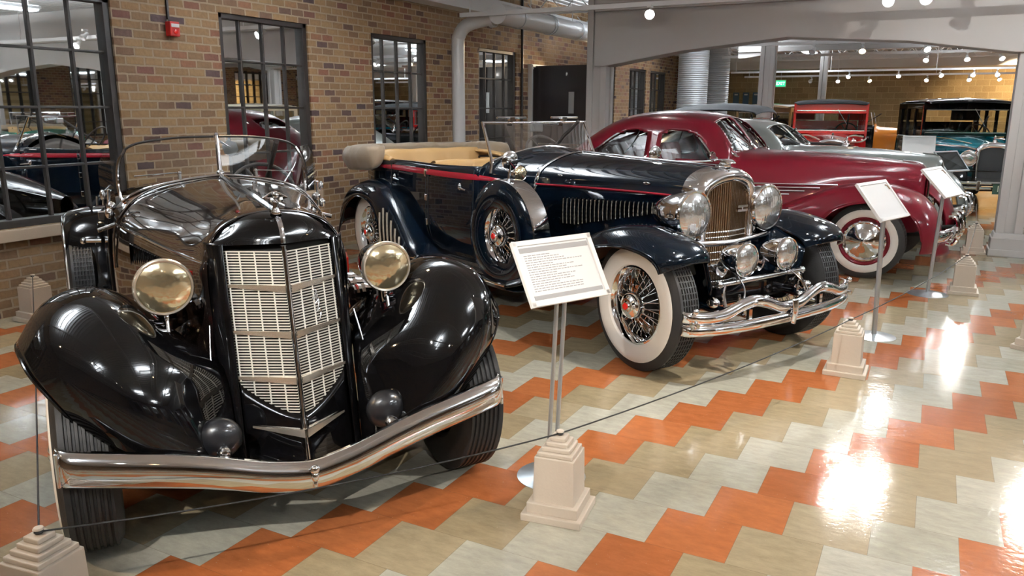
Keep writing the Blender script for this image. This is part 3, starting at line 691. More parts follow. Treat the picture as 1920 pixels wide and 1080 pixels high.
        b.build('grille_bar', 'nickel', c, smooth=False)
        # black backing behind shutters and the apron below them
        back = [[(gx(z)-.045,0,z),(gx(z)-.095,s*.11,z),(gx(z)-.145,s*.222,z)] for z in (1.10,.8,.56)]
        MB().surf(back, 2, 2).build('grille_backing', 'dark', c)
        apr = []
        for z, w in ((.575,.0),(.50,.0),(.43,0),(.34,0),(.26,0)):
            pass
        m = MB(); pts = []
        for i in range(13):
            y = .214*i/12; zt = zc+(zsd+.02-zc)*(y/.208)**1.6 if y < .208 else zsd+.04
            pts.append((y, zt))
        G = []
        for y, zt in pts:
            col = []
            for k in range(9):
                z = zt+(.235-zt)*k/8; col.append((gx(z)-.105*y/.208-.002, s*y, z))
            G.append(col)
        m.grid(G).build('nose_apron', 'black', c, solid=.006)
        strip(c, [(gx(z)-.100, s*.226, z) for z in (1.10,.9,.7,.5,.35,.245)], .0075, 'chrome_b', 'bead_trim')
        strip(c, [(.02,s*.285,.80),(.10,s*.30,.66),(.19,s*.295,.50),(.265,s*.285,.36),(.285,s*.275,.27)], .0035, 'chrome_b', 'crease_highlight')  # bright strip added as the highlight along the catwalk crease
        if s > 0:
            # flowing script emblem
            E = [(0,.022),(.008,.03),(.018,.022),(.010,.012),(-.002,.0),(.010,.004),(.022,.012),(.016,-.004),(.004,-.016),(.014,-.012),(.026,-.006),(.022,-.026),(.012,-.045),(.024,-.036),(.03,-.05),(.02,-.075)]
            P = [(gx(.90+q*1.15)-.105*(.10+p)/.208+.008, .10+p, .88+q*1.15) for p, q in E]
            MB().tube(cr1(P, 4), .0028, 5).build('script_emblem', 'chrome_b', c)
    MB().surf([[(gx(z)+.012,.0,z),(gx(z)+.006,.008,z),(gx(z)-.008,.012,z)] for z in (1.10,.9,.7,.5,.38,.245)], 3, 2, mirror=True).build('centre_bar', 'chrome', c)
    # crown strip, mascot
    MB().surf([[(gx(1.1)+.004-.0,.0,1.112),(gx(1.1)+.0,.009,1.110)],[(gx(1.1)-.008,.0,1.150),(gx(1.1)-.012,.009,1.148)],[(.04,0,1.191),(.036,.010,1.189)],[(-.06,0,1.228),(-.06,.012,1.224)]], 4, 2, mirror=True).build('crown_trim', 'chrome', c)
    strip(c, [(-.04,0,1.228),(-.45,0,1.245),(-.95,0,1.252),(-1.36,0,1.262)], .013, 'chrome', 'bonnet_strip')
    mo = MB().lathe([(.022,0),(.014,.012),(.008,.03),(.012,.045),(.006,.06)], (-.02,0,1.212), (0,0,1), 14)
    mo.sphere((-.012,0,1.285), .014, 10, (1.2,.8,1.1)).surf([[(-.02,-.05,1.275),(-.03,0,1.30),(-.02,.05,1.275)],[(-.04,-.04,1.268),(-.05,0,1.272),(-.04,.04,1.268)]], 3, 4)
    mo.sphere((-.0,-.018,1.27), .008, 8).sphere((-.0,.018,1.27), .008, 8)
    mo.build('mascot', 'chrome', c, solid=.004)
    # fenders ---------------------------------------------------------------------------
    F = [
     [(.215,.245,.25),(.33,.33,.30),(.37,.45,.365),(.365,.56,.435),(.33,.67,.51),(.27,.765,.59)],
     [(.20,.245,.34),(.325,.36,.42),(.385,.49,.49),(.385,.61,.57),(.34,.72,.64),(.25,.825,.68)],
     [(.165,.248,.47),(.29,.39,.58),(.36,.52,.66),(.36,.65,.735),(.30,.77,.765),(.19,.875,.745)],
     [(.115,.255,.60),(.22,.41,.72),(.27,.545,.81),(.27,.68,.865),(.21,.81,.86),(.09,.905,.785)],
     [(.03,.27,.66),(.06,.43,.79),(.09,.56,.905),(.09,.69,.955),(.04,.83,.92),(-.06,.925,.79)],
     [(-.2,.30,.62),(-.18,.45,.80),(-.17,.57,.91),(-.17,.70,.955),(-.2,.83,.90),(-.26,.92,.75)],
     [(-.45,.33,.57),(-.45,.47,.73),(-.45,.58,.82),(-.45,.70,.85),(-.47,.81,.79),(-.50,.885,.62)],
     [(-.75,.38,.47),(-.75,.49,.57),(-.75,.59,.63),(-.75,.70,.64),(-.75,.80,.59),(-.75,.87,.46)],
     [(-1.1,.45,.36),(-1.1,.53,.40),(-1.1,.61,.42),(-1.1,.71,.42),(-1.1,.80,.40),(-1.1,.86,.32)],
     [(-1.6,.55,.30),(-1.6,.61,.31),(-1.6,.68,.315),(-1.6,.74,.315),(-1.6,.80,.31),(-1.6,.85,.27)],
     [(-2.4,.60,.30),(-2.4,.65,.31),(-2.4,.70,.315),(-2.4,.76,.315),(-2.4,.82,.31),(-2.4,.86,.27)]]
    fs = fender(c, F, 'black', 'front_fender')
    for s, f in zip((1,-1), fs):
        strip(f, [(x, s*(y+.004), z-.004) for x, y, z in [r[5] for r in F[:9]]], .007, 'black', 'rolled_edge')
        # small streamlined hump and lamp at the foot of the catwalk
        MB().sphere((0,0,0), .086, 24, (.62,.95,.92)).build('horn_cover', 'slate', f).location = (.300, s*.318, .448)
        MB().lathe([(.024,-.03),(.026,0),(.018,.012),(0,.016)], (.385,s*.314,.418), (1,0,0), 18).build('bumper_bolt', 'chrome_b', f)
        MB().sphere((.20,s*.43,.665), .03, 16, (2.2,.7,.5)).build('parking_lamp', 'black', f)
    R = []
    for x, zt in ((-2.72,.335),(-2.92,.44),(-3.0,.62),(-3.04,.77),(-3.12,.865),(-3.3,.905),(-3.55,.88),(-3.8,.76),(-4.0,.56),(-4.15,.38)):
        q = 1 if x > -3.4 else 1-(-3.4-x)*.45
        R.append([(x-.05,.44*q,zt-.035),(x-.01,.54*q,zt),(x,.66*q,zt+.004),(x-.01,.76*q,zt-.012),(x-.04,.82*q,zt-.05),(x-.07,.835*q,max(.27,zt-.16))])
    for s, f in zip((1,-1), fender(c, R, 'black', 'rear_fender')):
        strip(f, [(x+.012, s*(y+.004), z) for x, y, z in [r[4] for r in R[:7]]], .008, 'chrome', 'edge_trim')
        MB().box((-3.02,s*.56,.885), (.05,.08,.06)).build('door_latch', 'chrome_b', f, smooth=False, bevel=.006)
        MB().cyl((-2.4,s*.60,.80), (-2.44,s*.70,.80), .012).sphere((-2.44,s*.70,.80), .022, 10).build('door_handle', 'chrome', c)
        MB().box((-2.80,s*.66,.365), (.10,.26,.05)).build('step_plate', 'chrome', f, smooth=False, bevel=.012)
    # wheels
    for y in (.725,-.725): wheel(c, -.02, y*1.03, .372, .205, .20, 'disc', 0, rim='chrome', sipes=False)
    for y in (.73,-.73): wheel(c, -3.23, y, .372, .205, .185, 'disc', 0)
    MB().cyl((0,-.65,.34), (0,.65,.34), .04).build('axle', 'dark', c); MB().cyl((-3.23,-.65,.34), (-3.23,.65,.34), .05).build('axle', 'dark', c)
    MB().box((-.45,0,.42), (.8,.5,.30)).build('chassis_nose', 'dark', c, smooth=False)
    # lamps
    both(lambda s: lamp_a(c, s))
    # bumper: deep convex blade, V-shaped and dipping in the middle
    half = [(0,.440,.292),(.06,.438,.298),(.18,.436,.324),(.32,.432,.368),(.47,.426,.408),(.62,.420,.440),(.74,.410,.464),(.79,.395,.472),(.81,.36,.474)]
    Y = cr1([(y, x, z) for y, x, z in half], 5)
    G = []
    for y, x, z in [(-a, b_, c_) for a, b_, c_ in reversed(Y)]+Y[1:]:
        hh = .058+.006*(abs(y)/.8)
        G.append([(x-.016, y, z-hh), (x-.002, y, z-hh*.93), (x+.014, y, z-hh*.62), (x+.022, y, z-hh*.2), (x+.022, y, z+.25*hh), (x+.014, y, z+hh*.66), (x-.002, y, z+hh*.95), (x-.018, y, z+hh)])
    bp = MB().grid(G).build('front_bumper', 'chrome', c, solid=.006, ang=50)
    bp.location.y = -.018
    for s in (1,-1): MB().box((.375,s*.808,.474), (.05,.012,.120)).build('end_cap', 'chrome', bp, smooth=False, bevel=.004)
    MB().sphere((.467,0,.330), .018, 12, (.8,1.0,1)).sphere((.467,0,.302), .017, 12, (.8,.9,1.2)).sphere((.465,0,.270), .013, 12, (.8,.8,1.8)).build('centre_medallion', 'chrome', bp)
    [MB().cyl((.05,q*.3,.36), (.43,q*.38,.38), .02).build('bumper_bracket', 'dark', bp) for q in (1,-1)]
    # V windscreen
    for s in (1,-1):
        base, top = [], []
        out = [(-1.40,s*.012,1.262),(-1.44,s*.20,1.235),(-1.50,s*.38,1.19),(-1.555,s*.49,1.13),(-1.575,s*.50,1.22),(-1.58,s*.487,1.33),(-1.575,s*.45,1.40),(-1.55,s*.37,1.437),(-1.50,s*.2,1.462),(-1.455,s*.012,1.468)]
        fr = MB().tube(cr1(out[3:], 5), .0065, 8).build('windscreen_frame', 'frame_dk', c)
        MB().tube(cr1(out[3:7], 5), .0085, 8).build('side_post', 'chrome', fr)
        lo = cr1(out[:4], 6); hi = cr1(list(reversed(out[4:])), 3)
        MB().grid([lo, [hi[int(i*(len(hi)-1)/(len(lo)-1))] for i in range(len(lo))]]).build('windscreen_glass', 'glass', fr)
        MB().tube(lo, .010, 8).build('lower_frame', 'chrome', fr)
        MB().cyl((-1.46,s*.20,1.24), (-1.475,s*.20,1.275), .009).sphere((-1.475,s*.20,1.275), .013, 8).build('wiper_pivot', 'chrome', fr)
        MB().cyl((-1.485,s*.20,1.278), (-1.53,s*.42,1.262), .004, seg=6).build('wiper', 'chrome', fr)
        # side wind deflectors and outside mirror hardware
        MB().surf([[(-1.59,s*.52,1.15),(-1.66,s*.58,1.13)],[(-1.60,s*.515,1.3),(-1.67,s*.585,1.3)],[(-1.59,s*.48,1.40),(-1.64,s*.54,1.41)]], 4, 3).build('wind_deflector', 'glass', fr)
        MB().sphere((-1.52,s*.545,1.11), .026, 10).sphere((-1.45,s*.56,1.08), .02, 10, (1,1,1.4)).cyl((-1.54,s*.56,1.05), (-1.50,s*.55,1.20), .008).sphere((-1.53,s*.58,1.17), .018, 10, (1,.8,1.6)).cyl((-1.50,s*.52,1.02), (-1.48,s*.62,.99), .012).build('cowl_fitting', 'chrome', fr)
    MB().cyl((-1.398,0,1.25), (-1.452,0,1.475), .014, .010, 12).sphere((-1.40,0,1.272), .022, 12).sphere((-1.453,0,1.478), .013, 8).build('windscreen_post', 'chrome', c)
    MB().lathe([(0,0),(.045,.001),(.045,.012),(0,.013)], (-1.56,.085,1.40), (1,0,0), 6).cyl((-1.46,.02,1.44), (-1.55,.085,1.40), .006).build('rear_view_mirror', 'steel', c)
    # cowl trims and bonnet side vents
    for s in (1,-1):
        strip(c, [(-1.36,s*.0,1.268),(-1.38,s*.26,1.232),(-1.385,s*.42,1.168),(-1.39,s*.50,1.085),(-1.40,s*.545,.99),(-1.41,s*.56,.8)], .006, 'chrome', 'cowl_trim')
        strip(c, [(-.06,s*.285,1.035),(-.45,s*.365,1.025),(-.95,s*.463,1.03),(-1.4,s*.536,1.03)], .006, 'chrome', 'belt_strip')
        v = MB()
        for k in range(14): v.box((-.62-.035*k,s*(.385+.0075*k)+s*.008,.90), (.016,.012,.15), ry=.25)
        v.build('side_louvres', 'black', c, smooth=False)
        for k in range(3): strip(c, [(-.50,s*.395,.72+.05*k),(-.85,s*.47,.72+.05*k)], .008, 'chrome', 'side_bar')
        MB().box((-.30,s*.355,.94), (.16,.012,.07), rz=s*-.22).build('side_badge', 'red_badge', c, smooth=False)
        p = MB()
        for k in range(4):
            P = cr1([(-.28-.13*k,s*.37,.80),(-.28-.13*k,s*.46,.80),(-.30-.13*k,s*.50,.72),(-.33-.13*k,s*.52,.56)], 8)
            p.tube(P, [.030+.004*(i % 2) for i in range(len(P))], 12)
        p.build('exhaust_pipe', 'chrome', c, ang=20)
    return c
def lamp_a(c, s):
    h = headlamp(c, (.02,s*.434,.968), .101, 'black', 'lens_gold', .27, 0, 'headlamp', 'nickel', .018)
    MB().cyl((-.07,0,-.09), (-.06,s*.01,-.20), .018).sphere((-.02,0,-.125), .015, 10, (1,1,1.8)).cyl((.0,0,-.13), (.02,0,-.19), .010).build('lamp_stalk', 'chrome', h)
AUB = auburn()
# ================================================================ 2. long open touring car
def touring():
    c = thing('vintage_car', 'long blue-black open touring car with red side stripe, chrome radiator and side-mounted spare wheel', 'car', (-.3753,2.3615,0), radians(-26.5))
    P = 'navy'
    # bonnet
    hb = [
     [(-.08,.285,.60),(-.08,.295,.80),(-.08,.298,1.0),(-.08,.293,1.09),(-.08,.268,1.15),(-.08,.20,1.20),(-.08,.11,1.232),(-.08,.03,1.244),(-.08,0,1.245)],
     [(-.5,.33,.60),(-.5,.34,.80),(-.5,.34,1.0),(-.5,.334,1.085),(-.5,.305,1.15),(-.5,.225,1.205),(-.5,.12,1.240),(-.5,.03,1.252),(-.5,0,1.253)],
     [(-1.0,.39,.55),(-1.0,.405,.80),(-1.0,.405,1.0),(-1.0,.395,1.08),(-1.0,.36,1.15),(-1.0,.265,1.21),(-1.0,.14,1.25),(-1.0,.04,1.265),(-1.0,0,1.266)],
     [(-1.46,.46,.50),(-1.46,.475,.80),(-1.46,.475,1.0),(-1.46,.46,1.075),(-1.46,.42,1.15),(-1.46,.31,1.215),(-1.46,.165,1.262),(-1.46,.04,1.279),(-1.46,0,1.28)]]
    MB().surf(hb, 5, 4, mirror=True).build('bonnet', P, c, ang=60)
    cw = [hb[-1],
     [(-1.7,.55,.45),(-1.7,.565,.80),(-1.7,.56,1.0),(-1.7,.545,1.08),(-1.7,.50,1.15),(-1.7,.37,1.22),(-1.7,.195,1.275),(-1.7,.05,1.292),(-1.7,0,1.293)],
     [(-1.92,.62,.42),(-1.92,.635,.80),(-1.92,.63,1.0),(-1.92,.615,1.08),(-1.92,.565,1.155),(-1.92,.42,1.235),(-1.92,.22,1.29),(-1.92,.06,1.305),(-1.92,0,1.306)],
     [(-2.05,.64,.42),(-2.05,.66,.80),(-2.05,.65,1.0),(-2.05,.635,1.08),(-2.05,.59,1.15),(-2.05,.44,1.22),(-2.05,.23,1.27),(-2.05,.06,1.285),(-2.05,0,1.286)]]
    MB().surf(cw, 4, 4, mirror=True).build('cowl', P, c, ang=60)
    # hinge line, cowl band, ornament
    strip(c, [(-.05,0,1.255),(-.5,0,1.262),(-1.0,0,1.275),(-1.46,0,1.288)], .006, 'chrome', 'bonnet_hinge')
    bandp = [(x+.0, y, z) for x, y, z in hb[-1]]
    for s in (1,-1):
        q = cr1([(-1.47, s*(y+.004), z+.003) for x, y, z in bandp[2:]], 5)
        MB().grid([[(x-.022,y,z) for x,y,z in q],[(x,y*1.012,z+.006) for x,y,z in q],[(x+.022,y,z) for x,y,z in q]]).build('cowl_band', 'chrome', c)
        # coach line along the bonnet and the broad stripe along the body
        strip(c, [(-.06,s*.303,1.063),(-.5,s*.343,1.063),(-1.0,s*.408,1.058),(-1.45,s*.478,1.050)], .0085, 'stripe_red', 'coach_line')
        for k in range(26):
            x = -.18-.040*k; y = .304+.1*((-x-.08)/.9)*.95+.004; hgt = .055+.16*min(1, k/22); zc = .955-.0055*k*1.0
            zc = 1.012-hgt/2-.0015*k
            m = (MB().box((x, s*(y+.002), zc), (.014,.016,hgt), ry=.22, rz=-s*.12))
            m = m.build('bonnet_louvre', 'black', c, smooth=False, bevel=.003)
            nb = max(7, int(hgt/.011)); MB().tube([(x+.013-.003*sin(q/nb*3), s*(y+.012), zc+hgt*(.44-.88*q/nb)) for q in range(nb+1)], [.0022 if q % 3 else .0045 for q in range(nb+1)], 6).build('louvre_lip', 'nickel', m)
        [MB().sphere(q, .015, 8, (2.4,.7,.8)).build('bonnet_catch', 'chrome', c) for q in ((-.42,s*.318,1.125),(-1.25,s*.405,1.125))]
    # tub sides, open above
    side = [
     [(-2.0,.62,.36),(-2.0,.655,.6),(-2.0,.655,.85),(-2.0,.648,1.0),(-2.0,.64,1.09),(-2.0,.625,1.14),(-2.0,.59,1.145)],
     [(-2.6,.64,.36),(-2.6,.70,.6),(-2.6,.705,.85),(-2.6,.70,1.0),(-2.6,.69,1.08),(-2.6,.675,1.125),(-2.6,.64,1.13)],
     [(-3.2,.64,.38),(-3.2,.71,.6),(-3.2,.715,.85),(-3.2,.71,1.0),(-3.2,.70,1.085),(-3.2,.685,1.13),(-3.2,.65,1.135)],
     [(-3.7,.60,.42),(-3.7,.68,.62),(-3.7,.69,.85),(-3.7,.69,1.0),(-3.7,.68,1.08),(-3.7,.665,1.115),(-3.7,.63,1.12)],
     [(-4.1,.50,.45),(-4.1,.58,.65),(-4.1,.60,.85),(-4.1,.60,.98),(-4.1,.59,1.05),(-4.1,.575,1.075),(-4.1,.54,1.08)],
     [(-4.42,.30,.48),(-4.42,.40,.66),(-4.42,.43,.85),(-4.42,.44,.97),(-4.42,.44,1.03),(-4.42,.42,1.05),(-4.42,.40,1.055)],
     [(-4.5,.0,.50),(-4.52,.0,.68),(-4.54,.0,.85),(-4.54,.0,.97),(-4.53,.0,1.03),(-4.52,.0,1.05),(-4.50,.0,1.055)]]
    for s in (1,-1): MB().surf(side if s > 0 else flip(side), 5, 4).build('body_side', P, c, solid=.02, ang=60)
    for s in (1,-1):
        up = [(-4.05,.615,1.045,1.05),(-3.8,.675,1.050,1.075),(-3.5,.705,1.053,1.095),(-3.0,.716,1.050,1.098),(-2.5,.706,1.045,1.093),(-2.15,.675,1.043,1.092),(-1.95,.638,1.048,1.085),(-1.75,.582,1.055,1.066)]
        lo = cr1([(x, s*(y+.006), z) for x, y, z, z2 in up], 6); hi = cr1([(x, s*(y-.004), z2) for x, y, z, z2 in up], 6)
        mi = [((a[0]+b[0])/2, (a[1]+b[1])/2+s*.006, (a[2]+b[2])/2) for a, b in zip(lo, hi)]
        MB().grid([lo, mi, hi]).build('red_stripe', 'stripe_red', c)['label'] = 'broad red belt stripe'
        # doors: shut lines, hinges, handles
        for xd in (-2.06,-2.72,-2.76,-3.42):
            MB().tube(cr1([(xd,s*(.66 if xd > -2.2 else .713),1.12),(xd,s*(.67 if xd > -2.2 else .722),.85),(xd,s*(.665 if xd > -2.2 else .718),.6),(xd,s*(.64 if xd > -2.2 else .66),.42)], 4), .0035, 5).build('door_gap', 'dark', c)
        for zz in (1.06,.845,.625):
            MB().box((-2.74,s*.728,zz), (.035,.022,.062)).build('door_hinge', 'chrome', c, smooth=False, bevel=.006)
        for xd, in ((-3.32,),(-2.16,)):
            MB().sphere((xd,s*.735,.985), .02, 10, (1,.8,1.6)).cyl((xd,s*.745,.975), (xd+.11,s*.748,.965), .010, .006).build('door_handle', 'chrome', c)
        # rubber step and running board
        rb = MB().surf([[(-1.25,s*.50,.345),(-1.25,s*.7,.345),(-1.25,s*.90,.335),(-1.25,s*.91,.30)],[(-2.0,s*.60,.345),(-2.0,s*.75,.345),(-2.0,s*.90,.335),(-2.0,s*.91,.30)],[(-2.75,s*.62,.345),(-2.75,s*.75,.345),(-2.75,s*.90,.335),(-2.75,s*.91,.30)]], 4, 3).build('running_board', 'black', c, solid=.012)
        m = MB()
        for k in range(7): m.tube([(-1.5,s*(.68+.03*k),.354),(-2.65,s*(.70+.028*k),.354)], .004, 5)
        m.build('board_rib', 'chrome_b', rb)
        strip(rb, [(-1.25,s*.915,.325),(-2.0,s*.915,.325),(-2.8,s*.915,.325)], .010, 'chrome', 'board_edge')
        MB().surf([[(-1.1,s*.44,.62),(-1.1,s*.50,.36)],[(-2.0,s*.62,.45),(-2.0,s*.64,.35)],[(-3.1,s*.66,.45),(-3.1,s*.66,.35)]], 4, 3).build('valance', 'black', c, solid=.01)
    MB().box((-2.9,0,.42), (2.9,1.15,.06)).box((-.9,0,.52), (1.7,.60,.18)).build('floor_pan', 'dark', c, smooth=False)
    MB().box((-.6,0,.48), (1.8,.8,.10)).build('chassis', 'black', c, smooth=False)
    # seats and trim
    seat(c, -2.78, 1.22, .52, 1.17, 'tan_leather', 'front_seat', .5, 3)
    seat(c, -3.95, 1.22, .55, 1.215, 'tan_leather', 'rear_seat', .55, 3)
    for s in (1,-1):
        MB().surf([[(-2.1,s*.60,.6),(-2.1,s*.61,1.0),(-2.1,s*.605,1.13)],[(-3.1,s*.66,.6),(-3.1,s*.665,1.0),(-3.1,s*.655,1.125)],[(-3.95,s*.60,.6),(-3.95,s*.61,1.0),(-3.95,s*.60,1.10)]], 4, 3).build('door_trim', 'tan_leather', c, solid=.012)
        MB().surf([[(-3.5,s*.62,1.13),(-3.5,s*.66,1.15),(-3.5,s*.69,1.125)],[(-3.9,s*.56,1.17),(-3.9,s*.63,1.18),(-3.9,s*.66,1.12)],[(-4.25,s*.4,1.15),(-4.25,s*.5,1.15),(-4.25,s*.54,1.08)]], 4, 3).build('padded_edge', 'tan_leather', c, solid=.02)
    MB().surf([[(-2.05,-.60,1.12),(-2.05,0,1.24),(-2.05,.60,1.12)],[(-2.10,-.59,.95),(-2.10,0,.98),(-2.10,.59,.95)]], 3, 5).build('dashboard', 'dark_trim', c, solid=.01)
    steering(c, (-2.36,.33,1.20), .21)
    # folded hood under a cloth boot
    bt = []
    for ang_, xo, w in ((0,-3.98,.70),(1,-4.08,.72),(2,-4.30,.70),(3,-4.50,.60),(4,-4.60,.40),(5,-4.62,0)):
        pass
    path = cr1([(-3.62,.74,1.18),(-3.95,.745,1.165),(-4.2,.72,1.15),(-4.44,.61,1.14),(-4.58,.36,1.14),(-4.62,0,1.14)], 5)
    path = path + [(x,-y,z) for x,y,z in reversed(path[:-1])]
    G = []; n = len(path); rnd = random.Random(3)
    for i, (x, y, z) in enumerate(path):
        t = Vector(path[min(i+1,n-1)])-Vector(path[max(i-1,0)]); t.z = 0; t.normalize(); nn = Vector((t.y,-t.x,0))
        e = min(i, n-1-i); sc = min(1, .82+.06*e) if e < 4 else 1
        if i in (0, n-1): sc = .55
        wr = 1+.012*sin(i*1.9)+.010*rnd.random()
        G.append([(x+nn.x*a*sc, y+nn.y*a*sc, z+b*sc*wr) for a, b in [(-.08,-.06),(-.095,.02+.03*rnd.random()),(-.085-.015*rnd.random(),.07+.03*rnd.random()),(-.03,.095+.012*rnd.random()),(.04+.02*rnd.random(),.088),(.095,.05+.03*rnd.random()),(.105+.03*rnd.random(),-.02),(.075+.02*rnd.random(),-.09-.03*rnd.random()),(.05,-.15),(-.02,-.13)]])
    G = [cr1(r, 3, True) for r in G]
    m = MB().grid(G, cv=True); m.f.append(tuple(range(len(G[0])))); m.f.append(tuple(len(m.v)-len(G[0])+k for k in reversed(range(len(G[0])))))
    m.build('folded_top', 'tan_canvas', c, ang=180)['label'] = 'folded tan cloth top under its cover'
    MB().tube([(-4.0,.3,.0+.5),(-4.0,.3,1.0)], .02).build('top_bracket', 'dark', c)
    # windscreen
    wf = MB()
    for s in (1,-1): wf.tube(cr1([(-1.90,s*.60,1.10),(-1.935,s*.565,1.19),(-2.0,s*.555,1.32),(-2.09,s*.55,1.505)], 4), [.016]*5+[.013]*8, 8)
    wf.cyl((-2.09,-.56,1.505), (-2.09,.56,1.505), .011)
    wf.tube(cr1([(-1.945,-.56,1.20),(-1.93,-.3,1.27),(-1.92,0,1.31),(-1.93,.3,1.27),(-1.945,.56,1.20)], 5), .010, 8)
    wf = wf.build('windscreen_frame', 'chrome', c)
    MB().grid([cr1([(-1.945,-.55,1.20),(-1.93,-.3,1.27),(-1.92,0,1.31),(-1.93,.3,1.27),(-1.945,.55,1.20)], 5), [(-2.088,-.55+1.1*i/20,1.50) for i in range(21)]]).build('windscreen_glass', 'glass', wf)
    for y in (-.27,.30):
        MB().box((-2.075,y,1.532), (.035,.05,.035)).cyl((-2.07,y-.15,1.545), (-2.07,y+.15,1.545), .010, seg=8).build('wiper', 'chrome', wf)
    MB().box((-2.12,.03,1.455), (.02,.14,.065)).build('rear_view_mirror', 'steel', wf, smooth=False, bevel=.01)
    for s in (1,-1):
        # cowl lamp
        h = headlamp(c, (-1.50,s*.60,1.135), .058, 'chrome', 'lens_gold' if s < 0 else 'lens_clear', .15, 0, 'cowl_lamp')
        MB().cyl((-.05,0,-.04), (-.05,-s*.08,-.11), .012).build('lamp_stalk', 'chrome', h)
    # radiator shell, shutters, mascot
    prof = [(.300,.56),(.302,.75),(.302,.95),(.300,1.06),(.285,1.13),(.245,1.185),(.17,1.225),(.08,1.245),(0,1.250)]
    inn = [(.215,.56),(.215,.75),(.215,.95),(.214,1.03),(.205,1.075),(.175,1.11),(.12,1.135),(.06,1.150),(0,1.157)]
    rows = []
    for fx, kx in ((-.12,0),(-.06,.02),(.0,.10),(.035,.35),(.045,.7),(.03,1.0),(.0,1.0)):
        rows.append([(fx+.02*(1-y/.3), y*(1-kx)+iy*kx, z*(1-kx)+iz*kx) for (y, z), (iy, iz) in zip(prof, inn)])
    MB().surf(rows, 3, 4, mirror=True).build('radiator_shell', 'chrome', c, ang=60)
    sh = MB(); back = MB()
    for k in range(-11, 12):
        y = k*.0186
        zt = 1.157-.085*abs(y/.215)**2.4
        xx = .028-.03*abs(y)/.215
        if abs(k) <= 11: sh.box((xx, y, (zt+.52)/2), (.020,.0085,zt-.52), rz=.35 if y > 0 else -.35)
    sh.build('radiator_shutters', 'shutter', c, smooth=False)
    back.box((-.02,0,.82), (.02,.42,.60)).build('radiator_core', 'copperdark', c, smooth=False)
    for z in (.565,.60,.64,.69,.735,.79,.825):
        MB().tube([(.043-.03*abs(k)/42, k*.2/40, z) for k in range(-40, 41)], [.0075 if k % 4 == 0 else .003 for k in range(-40, 41)], 6).build('shutter_studs', 'chrome', c)
    MB().lathe([(0,.045),(.02,.044),(.035,.03),(.04,.0)], (-.02,0,1.245), (0,0,1), 20).surf([[(.06,-.012,1.275),(.06,.012,1.275)],[(-.02,-.05,1.295),(-.02,.05,1.295)],[(-.14,-.02,1.29),(-.14,.02,1.29)]], 4, 2).build('radiator_cap', 'chrome', c, solid=.006)
    MB().box((.038,.13,.985), (.020,.10,.016)).box((.038,.13,.957), (.020,.10,.016)).box((.036,.13,.97), (.016,.012,.03)).build('shutter_emblem', 'chrome', c, smooth=False)
    # fenders
    f1 = [
     [(.30,.50,.70),(.365,.56,.725),(.385,.65,.735),(.385,.75,.735),(.36,.84,.715),(.29,.90,.68)],
     [(.27,.49,.745),(.345,.555,.78),(.37,.645,.795),(.37,.75,.795),(.345,.85,.775),(.27,.915,.73)],
     [(.20,.47,.79),(.25,.55,.835),(.27,.64,.855),(.27,.75,.855),(.25,.86,.835),(.19,.925,.775)],
     [(.0,.44,.83),(.0,.54,.885),(.0,.635,.905),(.0,.75,.905),(.0,.86,.88),(.0,.93,.80)],
     [(-.25,.42,.80),(-.25,.53,.86),(-.25,.635,.88),(-.25,.75,.88),(-.25,.86,.85),(-.26,.93,.76)],
     [(-.52,.41,.68),(-.52,.52,.745),(-.52,.63,.765),(-.52,.75,.765),(-.52,.86,.735),(-.54,.925,.64)],
     [(-.78,.41,.53),(-.78,.52,.60),(-.78,.63,.62),(-.78,.75,.62),(-.78,.86,.595),(-.80,.92,.505)],
     [(-1.02,.43,.42),(-1.02,.53,.465),(-1.02,.63,.48),(-1.02,.75,.48),(-1.02,.86,.46),(-1.03,.915,.385)],
     [(-1.3,.46,.34),(-1.3,.55,.36),(-1.3,.64,.365),(-1.3,.75,.365),(-1.3,.86,.355),(-1.3,.91,.305)]]
    for s, f in zip((1,-1), fender(c, f1, P, 'front_fender')):
        strip(f, [(x, s*(y+.004), z) for x, y, z in [r[5] for r in f1]], .007, 'black', 'rolled_edge')
        MB().sphere((0,0,0), .05, 16, (1.7,.8,.5)).build('fender_lamp', P, f).location = (.17,s*.70,.86)
        # inner splash apron between fender and chassis
        MB().surf([[(.30,s*.50,.70),(.30,s*.45,.55),(.25,s*.38,.42)],[(0,s*.44,.83),(0,s*.36,.65),(0,s*.34,.45)],[(-.5,s*.41,.68),(-.5,s*.38,.58),(-.5,s*.36,.45)],[(-1.1,s*.43,.42),(-1.1,s*.40,.42),(-1.1,s*.38,.40)]], 4, 3).build('splash_apron', P, f, solid=.01)
